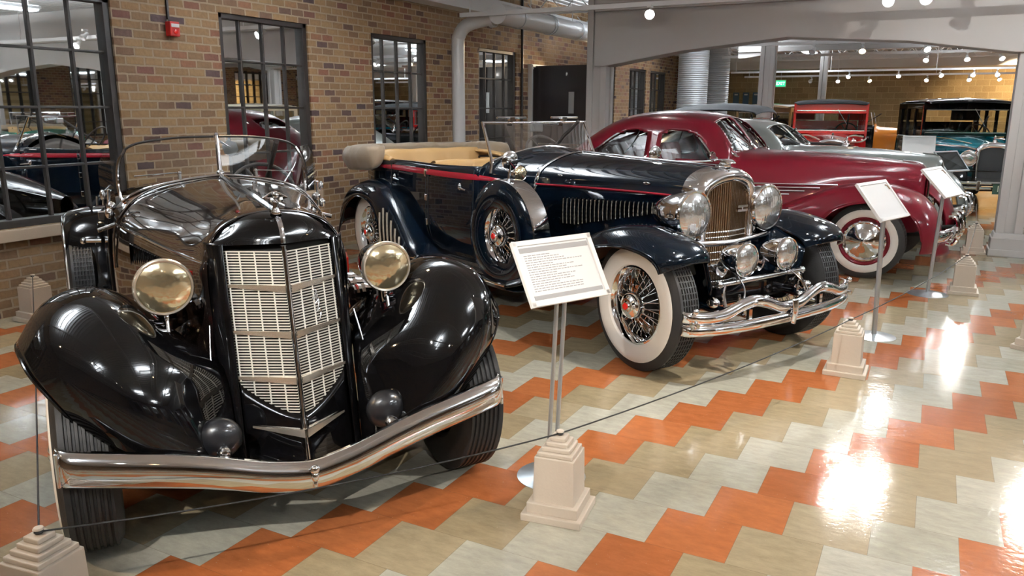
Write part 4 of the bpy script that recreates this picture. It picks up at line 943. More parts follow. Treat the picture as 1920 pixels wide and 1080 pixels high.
    f2 = [
     [(-2.6,.64,.345),(-2.6,.70,.35),(-2.6,.79,.35),(-2.6,.88,.345),(-2.6,.91,.335),(-2.6,.915,.30)],
     [(-2.75,.64,.41),(-2.75,.70,.42),(-2.75,.79,.42),(-2.75,.88,.405),(-2.75,.915,.37),(-2.75,.92,.30)],
     [(-2.9,.64,.53),(-2.9,.70,.545),(-2.9,.79,.545),(-2.9,.88,.525),(-2.9,.92,.42),(-2.9,.92,.30)],
     [(-3.06,.64,.67),(-3.06,.70,.69),(-3.06,.79,.69),(-3.06,.88,.665),(-3.06,.925,.50),(-3.06,.92,.31)],
     [(-3.22,.62,.79),(-3.22,.70,.81),(-3.22,.79,.81),(-3.22,.88,.78),(-3.22,.93,.62),(-3.23,.925,.36)],
     [(-3.42,.60,.875),(-3.42,.69,.905),(-3.42,.79,.90),(-3.42,.88,.87),(-3.42,.93,.80),(-3.40,.93,.70)],
     [(-3.72,.56,.90),(-3.72,.67,.935),(-3.72,.78,.93),(-3.72,.88,.895),(-3.72,.93,.83),(-3.72,.93,.775)],
     [(-4.02,.48,.84),(-4.02,.62,.865),(-4.02,.75,.86),(-4.02,.86,.83),(-4.02,.92,.76),(-4.00,.925,.68)],
     [(-4.24,.42,.68),(-4.25,.58,.70),(-4.25,.72,.695),(-4.24,.83,.665),(-4.23,.89,.60),(-4.2,.90,.52)],
     [(-4.36,.40,.46),(-4.38,.56,.47),(-4.38,.70,.465),(-4.37,.80,.445),(-4.36,.86,.39),(-4.34,.88,.34)]]
    for s, f in zip((1,-1), fender(c, f2, P, 'rear_fender')):
        for k in range(6):
            x = -2.86-.075*k; zt = .37+(.10+.065*k if k < 4 else .33-.05*(k-4))
            MB().tube(cr1([(x,s*.940,.33),(x-.004,s*.950,(zt+.33)/2+.02),(x-.01,s*.942,zt+.02)], 4), .011, 8).build('fender_bead', 'nickel', f)
        for k in range(8):
            MB().tube([(-2.64-.03*k,s*.918,.315),(-2.64-.03*k,s*.918,.34+.012*k)], .005, 5).build('fender_rib', P, f)
        strip(f, [(-3.24,s*.935,.36),(-3.40,s*.94,.70),(-3.72,s*.938,.78),(-4.0,s*.934,.68),(-4.2,s*.908,.52),(-4.34,s*.888,.34)], .007, P, 'rolled_edge')
    # wheels
    st_ = radians(-6)
    wheel(c, 0, .715, .42, .235, .19, 'wire', st_, name='front_wheel'); wheel(c, 0, -.715, .42, .235, .19, 'wire', st_, name='front_wheel')
    wheel(c, -3.72, .72, .42, .235, .19, 'wire', name='rear_wheel'); wheel(c, -3.72, -.72, .42, .235, .19, 'wire', name='rear_wheel')
    MB().cyl((0,-.66,.34), (0,.66,.34), .035).build('axle', 'dark', c); MB().cyl((-3.72,-.66,.38), (-3.72,.66,.38), .05).build('axle', 'dark', c)
    for s in (1,-1):
        w = wheel(c, -1.40, s*.775, .40, .215, .17, 'wire', white=False, name='spare_wheel', z=.685)
        Y = (0,s,0)
        MB().lathe([(.20,.088),(.215,.10),(.30,.118),(.38,.105),(.412,.075)], (0,0,0), Y, 56).build('wheel_cover', P, w)
        MB().lathe([(.412,.078),(.420,.07),(.424,.0),(.420,-.07),(.41,-.08)], (0,0,0), Y, 56).build('cover_band', 'chrome', w)
        MB().cyl((0,s*.0,.42), (0,s*-.01,.52), .011).lathe([(.0,-.012),(.06,-.008),(.075,.0),(.07,.004),(0,.004)], (0,s*-.01,.555), (-1,0,0), 24).build('side_mirror', 'chrome', w)
        MB().surf([[(-1.0,s*.50,.36),(-1.0,s*.7,.36),(-1.0,s*.88,.34)],[(-1.2,s*.50,.30),(-1.2,s*.7,.29),(-1.2,s*.88,.29)],[(-1.6,s*.55,.30),(-1.6,s*.7,.29),(-1.6,s*.88,.29)],[(-1.8,s*.60,.36),(-1.8,s*.7,.36),(-1.8,s*.88,.34)]], 4, 3).build('spare_well', P, c, solid=.01)
    # headlamps, pilot lamps, horns, bars
    for s in (1,-1):
        h = headlamp(c, (.06,s*.370,.962), .150, 'chrome', 'lens_clear', .34, 0, bulge=.03)
        MB().cyl((-.10,0,-.13), (-.10,0,-.22), .022).build('lamp_post', 'chrome', h)
        h = headlamp(c, (.36,s*.205,.700), .103, 'chrome', 'lens_clear', .20, 0, 'pilot_lamp', bulge=.02)
        MB().cyl((-.06,0,-.08), (-.06,0,-.14), .014).sphere((-.06,0,-.14), .026, 10).build('lamp_post', 'chrome', h)
        o = MB().lathe([(0,-.05),(.03,-.04),(.045,.0),(.058,.03),(.06,.035),(.05,.03),(.02,.0),(0,-.01)], (0,0,0), (1,0,0), 20).build('horn', 'chrome', c); o.location = (.13,s*.19,.615)
        MB().cyl((.02,s*.42,.42), (.42,s*.42,.40), .028).cyl((.30,s*.42,.41), (.52,s*.42,.43), .018).build('frame_horn', P, c)
        MB().tube(cr1([(.40,s*.42,.42),(.36,s*.40,.50),(.34,s*.36,.565)], 5), .012, 8).build('bar_support', 'chrome', c)
        MB().sphere((.34,s*.47,.46), .035, 12, (1.4,1,1)).build('shock_absorber', 'chrome', c); MB().sphere((.42,s*.30,.42), .03, 12).cyl((.40,s*.30,.36), (.40,s*.30,.50), .010).build('shock_link', 'chrome', c)
        MB().tube(cr1([(.30,s*.25,.62),(.42,s*.28,.54),(.44,s*.33,.44),(.36,s*.36,.40)], 5), .005, 6).build('lamp_cable', 'chrome_b', c)
    MB().cyl((.34,-.42,.565), (.34,.42,.565), .017).sphere((.34,-.42,.565), .026, 10).sphere((.34,.42,.565), .026, 10).build('pilot_bar', 'chrome', c)
    MB().tube(cr1([(.02,-.52,.80),(.05,-.36,.775),(.07,0,.755),(.05,.36,.775),(.02,.52,.80)], 6), .020, 10).build('headlamp_bar', 'chrome', c)
    MB().cyl((.10,-.36,.385), (.10,.36,.385), .03).build('front_crossmember', P, c)
    # double bar bumper
    for nm, pts in (('upper_bar', [(0,.565,.418),(.10,.560,.425),(.22,.553,.468),(.33,.545,.492),(.46,.533,.470),(.58,.515,.432),(.70,.485,.424),(.79,.44,.430),(.82,.39,.432)]),
                    ('lower_bar', [(0,.565,.352),(.2,.555,.350),(.4,.540,.348),(.6,.512,.350),(.72,.478,.352),(.79,.44,.352),(.82,.39,.352)])):
        Y = cr1([(x, y, z) for y, x, z in pts], 5); full = [(x,-y,z) for x,y,z in reversed(Y)]+Y[1:]
        MB().grid([[(x-.012,y,z-.034),(x+.004,y,z-.034),(x+.019,y,z-.023),(x+.026,y,z-.006),(x+.026,y,z+.006),(x+.019,y,z+.023),(x+.004,y,z+.034),(x-.012,y,z+.034)] for x,y,z in full]).build('bumper_'+nm, 'chrome', c, solid=.005, ang=60)
    MB().surf([[(.592,-.028,.47),(.604,0,.474),(.592,.028,.47)],[(.60,-.024,.40),(.612,0,.40),(.60,.024,.40)],[(.590,-.02,.315),(.60,0,.31),(.590,.02,.315)]], 4, 3).build('bumper_centre', 'chrome', c, solid=.01)
    for y in (-.78,.78,-.36,.36):
        MB().box((.455 if abs(y) > .5 else .53,y,.392), (.02,.03,.10)).sphere((.475 if abs(y) > .5 else .565,y,.49 if abs(y) < .5 else .475), .02, 10).cyl((.40,y*.95,.392), (.5,y,.392), .012).build('bumper_clamp', 'chrome', c)
    return c
TOUR = touring()
# ================================================================ 3. streamlined closed cars
def inpoly(px, pz, poly):
    r = False; n = len(poly); j = n-1
    for i in range(n):
        (xi, zi), (xj, zj) = poly[i], poly[j]
        if (zi > pz) != (zj > pz) and px < (xj-xi)*(pz-zi)/(zj-zi)+xi: r = not r
        j = i
    return r
def streamliner(label, loc, rz, paint, maroon=True, roofz=0.0, white=True, top=None):
    c = thing('vintage_car', label, 'car', loc, rz)
    R = roofz
    def row(x, pts): return [(x, y, z) for y, z in pts]
    rows = [
     row(.335, [(.10,.42),(.115,.55),(.12,.70),(.12,.82),(.105,.91),(.085,.97),(.06,1.0),(.03,1.012),(0,1.016)]),
     row(.27, [(.15,.40),(.165,.55),(.175,.72),(.175,.86),(.155,.96),(.125,1.025),(.085,1.058),(.04,1.07),(0,1.074)]),
     row(.05, [(.24,.36),(.27,.55),(.28,.74),(.275,.90),(.25,1.0),(.20,1.065),(.14,1.095),(.06,1.108),(0,1.112)]),
     row(-.40, [(.42,.33),(.44,.55),(.43,.77),(.40,.94),(.35,1.04),(.28,1.10),(.185,1.132),(.085,1.147),(0,1.152)]),
     row(-.95, [(.62,.28),(.655,.50),(.63,.77),(.56,.96),(.48,1.065),(.38,1.125),(.25,1.158),(.12,1.172),(0,1.177)]),
     row(-1.40, [(.76,.27),(.81,.45),(.79,.77),(.715,.98),(.63,1.075),(.50,1.135),(.33,1.168),(.16,1.182),(0,1.187)]),
     row(-1.50, [(.775,.27),(.83,.45),(.815,.77),(.745,1.00),(.69,1.12),(.61,1.23+R*.3),(.42,1.27+R*.4),(.2,1.285+R*.4),(0,1.29+R*.4)]),
     row(-1.62, [(.78,.27),(.84,.45),(.825,.77),(.76,1.02),(.70,1.17),(.63,1.33+R*.7),(.48,1.40+R*.8),(.25,1.425+R*.8),(0,1.43+R*.8)]),
     row(-1.76, [(.78,.27),(.845,.45),(.83,.77),(.765,1.04),(.71,1.21),(.64,1.38+R),(.53,1.475+R),(.28,1.525+R),(0,1.538+R)]),
     row(-2.10, [(.78,.27),(.85,.45),(.835,.77),(.775,1.05),(.72,1.23),(.65,1.41+R),(.55,1.52+R),(.30,1.585+R),(0,1.60+R)]),
     row(-2.60, [(.76,.27),(.84,.45),(.83,.77),(.775,1.05),(.72,1.23),(.65,1.41+R),(.55,1.515+R),(.30,1.575+R),(0,1.59+R)]),
     row(-3.00, [(.72,.30),(.80,.45),(.80,.77),(.75,1.03),(.70,1.19),(.62,1.33+R),(.50,1.42+R),(.28,1.48+R),(0,1.495+R)]),
     row(-3.40, [(.62,.33),(.70,.50),(.71,.75),(.67,.96),(.61,1.07),(.52,1.16+R*.7),(.40,1.22+R*.6),(.22,1.265+R*.5),(0,1.28+R*.5)]),
     row(-3.75, [(.46,.36),(.54,.50),(.56,.68),(.52,.82),(.46,.89),(.38,.945),(.28,.985),(.15,1.01),(0,1.02)]),
     row(-3.98, [(.22,.40),(.28,.48),(.30,.56),(.28,.64),(.24,.68),(.19,.71),(.14,.725),(.07,.735),(0,.74)])]
    w1 = [(-3.08,1.085),(-2.43,1.085),(-2.43,1.33+R),(-2.50,1.385+R),(-2.66,1.39+R),(-2.82,1.34+R),(-2.98,1.22+R*.5)]
    w2 = [(-2.27,1.085),(-1.62,1.085),(-1.68,1.16),(-1.78,1.27+R*.6),(-1.90,1.36+R),(-2.02,1.39+R),(-2.20,1.39+R),(-2.27,1.34+R)]
    def keep(x, y, z):
        if abs(y) > .6 and (inpoly(x, z, w1) or inpoly(x, z, w2)): return False
        # windscreen opening, split by a centre bar
        if -1.745 < x < -1.425 and z > 1.185 and .035 < abs(y):
            lim = .60 if x > -1.5 else .575-.35*(-1.5-x)
            if abs(y) < lim: return False
        # small rear window
        if -3.32 < x < -3.08 and abs(y) < .33 and z > 1.2: return False
        return True
    MB().surf(rows, 9, 9, mirror=True, keep=keep).build('body_shell', paint, c, ang=70, solid=.01)
    yw = lambda z: .80-.30*max(0, (z-1.0))*1.15
    for s in (1,-1):
        for i, w in enumerate((w1, w2)):
            P = cr1([(x, s*(.775-.36*(z-1.05)-(.0 if z < 1.3 else .4*(z-1.3)**1)*1.0+.003), z) for x, z in w], 5, True)
            fr = MB().tube(P, .0125, 8, closed=True).build('window_frame', paint if not maroon else 'chrome', c)
            m = MB(); m.v = [(x, y-s*.012, z) for x, y, z in P]; m.f = [tuple(range(len(P)))]
            m.build('window_pane', 'glass_dk' if i == 0 else 'glass', fr, smooth=False)
            if i == 0: MB().tube([(-2.72,s*.745,1.09),(-2.60,s*.68,1.25),(-2.55,s*.645,1.38+R)], .007, 6).build('vent_bar', 'dark', fr)
        # windscreen half
        P = [(-1.415,s*.03,1.185),(-1.41,s*.30,1.165),(-1.43,s*.57,1.12),(-1.50,s*.635,1.19),(-1.60,s*.60,1.31+R*.7),(-1.735,s*.52,1.435+R),(-1.755,s*.28,1.505+R),(-1.76,s*.03,1.515+R)]
        Q = cr1(P, 4, True)
        fr = MB().tube(Q, .011, 8, closed=True).build('windscreen_frame', 'chrome', c)
        m = MB(); n = 6
        m.surf([[(-1.415,s*.03,1.185),(-1.41,s*.30,1.165),(-1.43,s*.59,1.12)],[(-1.585,s*.03,1.36+R*.7),(-1.575,s*.30,1.34+R*.7),(-1.57,s*.60,1.28+R*.6)],[(-1.76,s*.03,1.515+R),(-1.75,s*.28,1.50+R),(-1.735,s*.52,1.435+R)]], 4, 4).build('windscreen_glass', 'glass', fr)
        MB().cyl((-1.40,s*.12,1.20), (-1.56,s*.34,1.36+R*.6), .006, seg=6).sphere((-1.40,s*.12,1.20), .014, 8).build('wiper', 'chrome', fr)
        if maroon:
            for k, (xa, xb) in enumerate(((-1.28,-.42),(-1.24,-.58),(-1.20,-.72),(-1.16,-.86))):
                zz = .868-.036*k
                pts = []
                for q in range(6):
                    x = xa+(xb-xa)*q/5
                    yy = .80-(.80-.44)*((x+1.4)/1.0)**1.15 if x > -1.4 else .8
                    pts.append((x, s*(yy*.985+.012-.02*k*(x+1.3)), zz))
                strip(c, pts, .010, 'chrome_b', 'side_strip')
        # door gaps and handle
        for xd in (-1.44,-2.36):
            MB().tube(cr1([(xd,s*.775,1.05),(xd,s*.842,.75),(xd,s*.853,.45),(xd,s*.80,.28)], 4), .004, 5).build('door_gap', 'dark', c)
        MB().sphere((-2.25,s*.80,.99), .018, 8, (1,.8,1)).cyl((-2.25,s*.825,.99), (-2.13,s*.825,.985), .009).build('door_handle', 'chrome', c)
        strip(c, [(-1.45,s*.745,1.055),(-1.9,s*.775,1.058),(-2.5,s*.787,1.06),(-3.1,s*.745,1.05)], .007, paint, 'belt_moulding')
        MB().cyl((-1.62,s*.77,1.06), (-1.60,s*.85,1.10), .007).lathe([(0,-.006),(.045,-.004),(.05,.006),(0,.008)], (-1.60,s*.87,1.14), (-1,-s*.3,0), 20).build('side_mirror', 'chrome', c)
        h = MB().lathe([(.0,.03),(.05,.024),(.072,.008),(.078,0)], (.36,s*.60,.70), (1,0,.1), 24).build('fender_lamp', 'lens_clear', c)
        MB().lathe([(.078,0),(.085,.006),(.088,-.01)], (.36,s*.60,.70), (1,0,.1), 24).build('lamp_rim', 'chrome', h)
    MB().surf([[(-1.8,.30,.6),(-1.8,0,.6),(-1.8,-.3,.6)]]*2+[[(-3.2,.30,.6),(-3.2,0,.6),(-3.2,-.3,.6)]], 1, 1).box((-1.8,0,.40), (3.0,1.35,.10)).build('floor_pan', 'dark', c, smooth=False)
    for y in (.34,-.34): seat(c, -2.62, .58, .55, 1.22, 'red_trim' if maroon else 'dark_trim', 'front_seat', .45, 4)[ 'k'] = 0 if False else 1
    for o in [o for o in c.children if o.name.startswith('front_seat')]:
        if 'k' in o: del o['k']
    fsx = [o for o in c.children if o.name.startswith('front_seat')]
    for o, y in zip(fsx, (.34,-.34)): o.location.y = y
    steering(c, (-2.05,.34,1.08), .19)
    # front fenders, full pontoon with round opening
    f = [
     [(.50,.40,.30),(.53,.50,.30),(.545,.60,.30),(.535,.70,.30),(.50,.79,.30),(.44,.85,.30)],
     [(.52,.37,.44),(.56,.48,.45),(.575,.60,.45),(.565,.71,.45),(.52,.81,.44),(.45,.865,.42)],
     [(.47,.34,.62),(.51,.46,.64),(.525,.58,.65),(.515,.70,.645),(.475,.81,.62),(.40,.87,.57)],
     [(.34,.31,.76),(.37,.43,.80),(.38,.56,.82),(.375,.68,.815),(.34,.80,.78),(.29,.875,.69)],
     [(.13,.30,.84),(.14,.42,.885),(.14,.55,.905),(.14,.68,.90),(.13,.80,.86),(.12,.88,.745)],
     [(-.12,.34,.86),(-.12,.45,.90),(-.12,.57,.915),(-.12,.69,.91),(-.12,.81,.87),(-.12,.885,.745)],
     [(-.38,.42,.82),(-.38,.51,.86),(-.38,.61,.87),(-.38,.71,.86),(-.38,.81,.82),(-.34,.885,.66)],
     [(-.62,.50,.74),(-.62,.58,.77),(-.62,.67,.775),(-.62,.75,.76),(-.60,.83,.72),(-.48,.885,.50)],
     [(-.92,.58,.62),(-.92,.65,.64),(-.92,.72,.645),(-.92,.79,.62),(-.86,.85,.57),(-.54,.885,.36)],
     [(-1.25,.66,.48),(-1.25,.71,.50),(-1.25,.77,.50),(-1.22,.82,.48),(-1.12,.86,.42),(-.62,.88,.27)],
     [(-1.50,.72,.36),(-1.50,.76,.37),(-1.50,.80,.37),(-1.48,.83,.35),(-1.30,.86,.30),(-.80,.875,.22)]]
    for s, q in zip((1,-1), fender(c, f, paint, 'front_fender')):
        strip(q, [(x, s*(y+.003), z) for x, y, z in [r[5] for r in f[1:]]], .008, paint, 'rolled_edge')
    g = [
     [(-2.45,.74,.30),(-2.45,.80,.32),(-2.45,.85,.30)],
     [(-2.60,.74,.50),(-2.58,.82,.52),(-2.55,.89,.36)],
     [(-2.80,.74,.70),(-2.80,.83,.70),(-2.72,.90,.50)],
     [(-3.1,.70,.76),(-3.1,.81,.76),(-3.1,.90,.56)],
     [(-3.45,.60,.70),(-3.45,.74,.70),(-3.45,.85,.50)],
     [(-3.75,.50,.52),(-3.75,.62,.52),(-3.75,.75,.36)],
     [(-3.95,.42,.34),(-3.95,.50,.34),(-3.95,.60,.26)]]
    fender(c, g, paint, 'rear_fender')
    for y in (.70,-.70):
        wheel(c, -.065, y, .365, .220, .175, 'disc', 0, white=white, rim=paint, seg=48)
        wheel(c, -3.02, y, .365, .220, .175, 'disc', 0, white=white, rim=paint, seg=32)
    MB().cyl((-.06,-.62,.33), (-.06,.62,.33), .04).build('axle', 'dark', c); MB().cyl((-3.02,-.62,.36), (-3.02,.62,.36), .05).build('axle', 'dark', c)
    # nose trim: vertical chrome, grilles, bumper with over-riders
    strip(c, [(.345,0,.50),(.362,0,.75),(.348,0,.96),(.28,0,1.085),(.10,0,1.115)], .010, 'chrome', 'nose_trim')
    for s in (1,-1):
        m = MB()
        for k in range(8): m.box((.38-.012*k, s*.25, .40+.05*k), (.02,.20,.012))
        m.build('grille_bars', 'chrome', c, smooth=False)
    Y = cr1([(.50,.80,.45),(.60,.62,.45),(.645,.3,.45),(.655,0,.45),(.645,-.3,.45),(.60,-.62,.45),(.50,-.80,.45)], 6)
    b = MB().grid([[(x-.010,y,z-.055),(x+.012,y,z-.04),(x+.020,y,z),(x+.012,y,z+.04),(x-.010,y,z+.055)] for x,y,z in Y]).build('front_bumper', 'chrome', c, solid=.006, ang=60)
    for y in (.30,-.30,0):
        P = cr1([(.60,y,.60),(.655,y,.60),(.69,y,.52),(.69,y,.40),(.655,y,.34),(.60,y,.34)], 4)
        MB().tube(P, .018, 8).build('over_rider', 'chrome', b)
    for y in (.3,-.3): MB().cyl((.1,y,.38), (.63,y,.44), .02).build('bumper_bracket', 'dark', b)
    MB().surf([[(.50,.34,.20),(.62,0,.20),(.50,-.34,.20)],[(.46,.36,.33),(.58,0,.33),(.46,-.36,.33)]], 3, 5).build('front_valance', paint, c, solid=.01)
    return c
_a = radians(-6); MAR = streamliner('maroon streamlined sedan with whitewall tyres and four chrome side strips', (.37-sin(_a)*.79, 5.37+cos(_a)*.79, 0), _a, 'maroon')
SIL = streamliner('silver-grey low coupe parked behind the maroon sedan, long pale bonnet showing', (.60,8.45,0), radians(-8), 'silver', maroon=False, roofz=-.07, white=False)
SIL.scale.z = .972

# ================================================================ upright cars of the twenties and thirties
def upright(label, loc, rz, paint, roof, wb=2.7, w=.64, top=1.78, cab=(-1.25,-3.0), closed=True, cowlz=1.16, trim='nickel', detail=True, plate=None, pin=None, head=None, hdr=.14, pw=.009, soft=False, wheels='plain', hoodm=None, openm='tan_leather'):
    c = thing('vintage_car', label, 'car', loc, rz); hm = hoodm or paint
    x0, x1 = cab; rad = 1.10
    MB().surf([
      [(.10,.20,.55),(.10,.225,.8),(.10,.215,.98),(.10,.14,1.07),(.10,0,1.10)],
      [(-.5,.29,.55),(-.5,.32,.8),(-.5,.31,1.0),(-.5,.20,1.10),(-.5,0,1.13)],
      [(x0+.12,w*.72,.50),(x0+.12,w*.80,.8),(x0+.12,w*.78,1.02),(x0+.12,w*.5,1.14),(x0+.12,0,1.175)],
      [(x0,w*.90,.45),(x0,w*.98,.8),(x0,w*.97,1.05),(x0,w*.66,cowlz),(x0,0,cowlz+.03)]], 5, 4, mirror=True).build('bonnet', hm, c, ang=60)
    for s in (1,-1):
        m = MB()
        for k in range(14): m.box((-.15-.05*k, s*(.255+.0155*k), .86), (.018,.02,.20), rz=-s*.25)
        m.build('bonnet_louvres', hm, c, smooth=False)
    # lower tub
    zb = cowlz-.02
    tub = [
      [(x0+.02,w*.95,.42),(x0+.02,w*1.0,.8),(x0+.02,w*.99,zb-.1),(x0+.02,w*.97,zb)],
      [((x0+x1)/2,w*1.02,.42),((x0+x1)/2,w*1.08,.8),((x0+x1)/2,w*1.07,zb-.1),((x0+x1)/2,w*1.04,zb)],
      [(x1+.12,w*1.0,.45),(x1+.12,w*1.06,.8),(x1+.12,w*1.05,zb-.1),(x1+.12,w*1.02,zb)],
      [(x1-.04,w*.70,.48),(x1-.04,w*.78,.8),(x1-.04,w*.76,zb-.1),(x1-.04,w*.74,zb)],
      [(x1-.10,0,.48),(x1-.12,0,.8),(x1-.12,0,zb-.1),(x1-.10,0,zb)]]
    for s in (1,-1): MB().surf(tub if s > 0 else flip(tub), 5, 4).build('body_side', paint, c, solid=.015, ang=60)
    MB().box(((x0+x1)/2,0,.47), (x0-x1,w*1.9,.06)).box((-.6,0,.48), (1.5,.5,.12)).build('floor_pan', 'dark', c, smooth=False)
    if pin:
        for s in (1,-1): strip(c, [(.02,s*.235,1.0),(-.55,s*.335,1.03),(x0+.15,s*w*.83,1.02),(x0,s*(w*.99+.006),1.07),((x0+x1)/2,s*(w*1.06+.006),1.09),(x1+.2,s*(w*1.04+.006),1.09)], pw, pin, 'pinstripe')
        for s in (1,-1): strip(c, [(-.3,s*.2,1.075),(-.7,s*.28,1.105),(x0+.25,s*.42,1.14),(x0+.05,s*w*.92,1.115)], pw, pin, 'cowl_pinstripe')
    if closed:
        zt = top-.13; wt = w*.97
        for s in (1,-1):
            pl = MB(); n = 3 if x0-x1 > 1.3 else 2
            xs = [x0-.03]+[x0-.06+(x1-x0+.15)*k/n for k in range(1, n)]+[x1+.06]
            for i, x in enumerate(xs):
                ww = .07 if 0 < i < len(xs)-1 else .09
                if i == len(xs)-1: ww = .22; x = x1+.10
                pl = MB().box((x, s*wt*1.01, (zb+zt)/2), (ww,.045,zt-zb+.04)).build('pillar', roof, c, smooth=False, bevel=.008)
            MB().box(((x0+x1)/2, s*wt*1.01, zt-.0), (x0-x1,.05,.11)).build('header_rail', roof, c, smooth=False, bevel=.01)
            MB().box(((x0+x1)/2+.06, s*wt, (zb+zt)/2), (x0-x1-.2,.006,zt-zb)).build('side_glass', 'glass', c, smooth=False)
        MB().box((x1+.02,0,zb+.12), (.05,wt*1.9,.26)).box((x1+.02,wt*.68,zt-.1), (.05,wt*.62,.34)).box((x1+.02,-wt*.68,zt-.1), (.05,wt*.62,.34)).box((x1+.02,0,zt-.01), (.05,wt*1.9,.10)).build('rear_panel', roof, c, smooth=False)
        wf = MB()
        wf.box((x0-.0,0,zt+.075-hdr/2), (.05,wt*2+.05,hdr)).box((x0+.01,0,zb+.05), (.045,wt*1.98,.06))
        wf = wf.build('windscreen_header', head or paint, c, smooth=False, bevel=.01)
        MB().box((x0+.012,0,(zb+zt)/2+.02), (.008,wt*1.96,zt-zb-.06)).build('windscreen_glass', 'glass', wf, smooth=False)
        for y, zz in ((0,zb+.085),(0,zt-.07)): MB().box((x0+.02,y,zz), (.02,wt*1.93,.016)).build('windscreen_rail', 'chrome_b', wf, smooth=False)
        MB().cyl((x0+.03,.12,zt-.05), (x0+.04,.30,zb+.2), .005).build('wiper', 'chrome', wf)
        MB().surf([
          [(x0+.14,wt*.96,zt+.035),(x0+.145,wt*.5,zt+.055),(x0+.15,0,zt+.06)],
          [(x0+.06,wt*1.03,zt+.07),(x0+.06,wt*.6,top-.03),(x0+.06,0,top-.02)],
          [(x0-.35,wt*1.05,zt+.08),(x0-.35,wt*.75,top-.012),(x0-.35,0,top+.01)],
          [((x0+x1)/2,wt*1.05,zt+.08),((x0+x1)/2,wt*.75,top-.01),((x0+x1)/2,0,top+.015)],
          [(x1+.15,wt*1.04,zt+.06),(x1+.15,wt*.72,top-.03),(x1+.15,0,top-.01)],
          [(x1-.02,wt*.85,zt-.0),(x1-.03,wt*.55,zt+.05),(x1-.03,0,zt+.07)]], 5, 5, mirror=True).build('roof', 'grey_canvas' if soft else roof, c, ang=60, solid=.012)
        seat(c, x0-.95, 1.05, .5, 1.2, 'dark_trim', 'front_seat', .45, 4); seat(c, x1+.12, 1.05, .5, 1.22, 'dark_trim', 'rear_seat', .45, 4)
    else:
        wf = MB().tube([(x0-.02,-w*.9,zb),(x0-.10,-w*.9,zb+.34),(x0-.10,w*.9,zb+.34),(x0-.02,w*.9,zb)], .012, 6).build('windscreen_frame', 'chrome', c)
        MB().add([(x0-.02,-w*.9,zb+.02),(x0-.1,-w*.9,zb+.33),(x0-.1,w*.9,zb+.33),(x0-.02,w*.9,zb+.02)], [(0,1,2,3)]).build('windscreen_glass', 'glass', wf, smooth=False)
        seat(c, x0-.85, 1.05, .55, 1.20, openm, 'front_seat', .45, 4)
        if x0-x1 > 1.4: seat(c, x1+.1, 1.05, .55, 1.20, openm, 'rear_seat', .45, 4)
        if top > 1.5:   # raised cloth top on bows
            wt = w*.98
            MB().surf([
              [(x0-.02,wt*.92,top-.17),(x0+.0,wt*.5,top-.13),(x0+.0,0,top-.12)],
              [(x0-.12,wt*1.0,top-.12),(x0-.12,wt*.6,top-.05),(x0-.12,0,top-.035)],
              [(x0-.7,wt*1.02,top-.10),(x0-.7,wt*.7,top-.01),(x0-.7,0,top+.01)],
              [(x1+.4,wt*1.02,top-.14),(x1+.4,wt*.7,top-.07),(x1+.4,0,top-.05)],
              [(x1,wt*.98,top-.35),(x1-.02,wt*.65,top-.28),(x1-.03,0,top-.26)],
              [(x1-.1,wt*.92,zb+.02),(x1-.12,wt*.6,zb+.04),(x1-.13,0,zb+.05)]], 5, 5, mirror=True).build('cloth_top', 'grey_canvas', c, ang=60, solid=.015)
            for s in (1,-1): MB().tube([(x0-.06,s*wt*.93,zb+.30),(x0-.08,s*wt*.95,top-.16)], .012, 6).tube([(x1+.6,s*wt,zb),(x1+.3,s*wt,top-.16)], .012, 6).build('top_bow', 'dark', c)
        else:
            MB().surf([[(x1+.05,w*1.0,zb+.02),(x1+.08,0,zb+.06),(x1+.05,-w*1.0,zb+.02)],[(x1-.1,w*.95,zb+.12),(x1-.12,0,zb+.14),(x1-.1,-w*.95,zb+.12)],[(x1-.28,w*.85,zb),(x1-.32,0,zb+.02),(x1-.28,-w*.85,zb)]], 4, 5).build('folded_top', 'tan_canvas', c, solid=.03)
    steering(c, (x0-.35,.32,1.2), .2)
    # radiator
    prof = [(.255,.50),(.262,.70),(.262,.90),(.25,1.0),(.20,1.07),(.11,1.105),(0,1.118)]; inn = [(.205,.52),(.21,.7),(.21,.90),(.20,.965),(.155,1.01),(.08,1.03),(0,1.035)]
    MB().surf([[(.07,y,z) for y, z in prof],[(.12,y*.99,z) for y, z in prof],[(.155,(a[0]+b[0])/2,(a[1]+b[1])/2) for a, b in zip(prof, inn)],[(.14,y,z) for y, z in inn]], 3, 4, mirror=True).build('radiator_shell', 'chrome' if trim != 'black' else trim, c, ang=60)
    MB().box((.125,0,.76), (.02,.41,.52)).build('radiator_core', 'dark', c, smooth=False)
    MB().lathe([(0,.05),(.03,.04),(.035,0)], (.10,0,1.11), (0,0,1), 14).sphere((.10,0,1.19), .02, 8, (1,1,1.6)).build('radiator_cap', 'chrome', c)
    for s in (1,-1):
        h = headlamp(c, (.20,s*.385,.86), .125, 'chrome' if trim != 'black' else 'black', 'lens_clear', .20)
        MB().cyl((-.07,0,-.11), (-.07,0,-.20), .015).build('lamp_stalk', 'dark', h)
    MB().cyl((.13,-.46,.66), (.13,.46,.66), .014).build('lamp_bar', 'black', c)
    fpaint = 'black' if roof == 'black' else paint
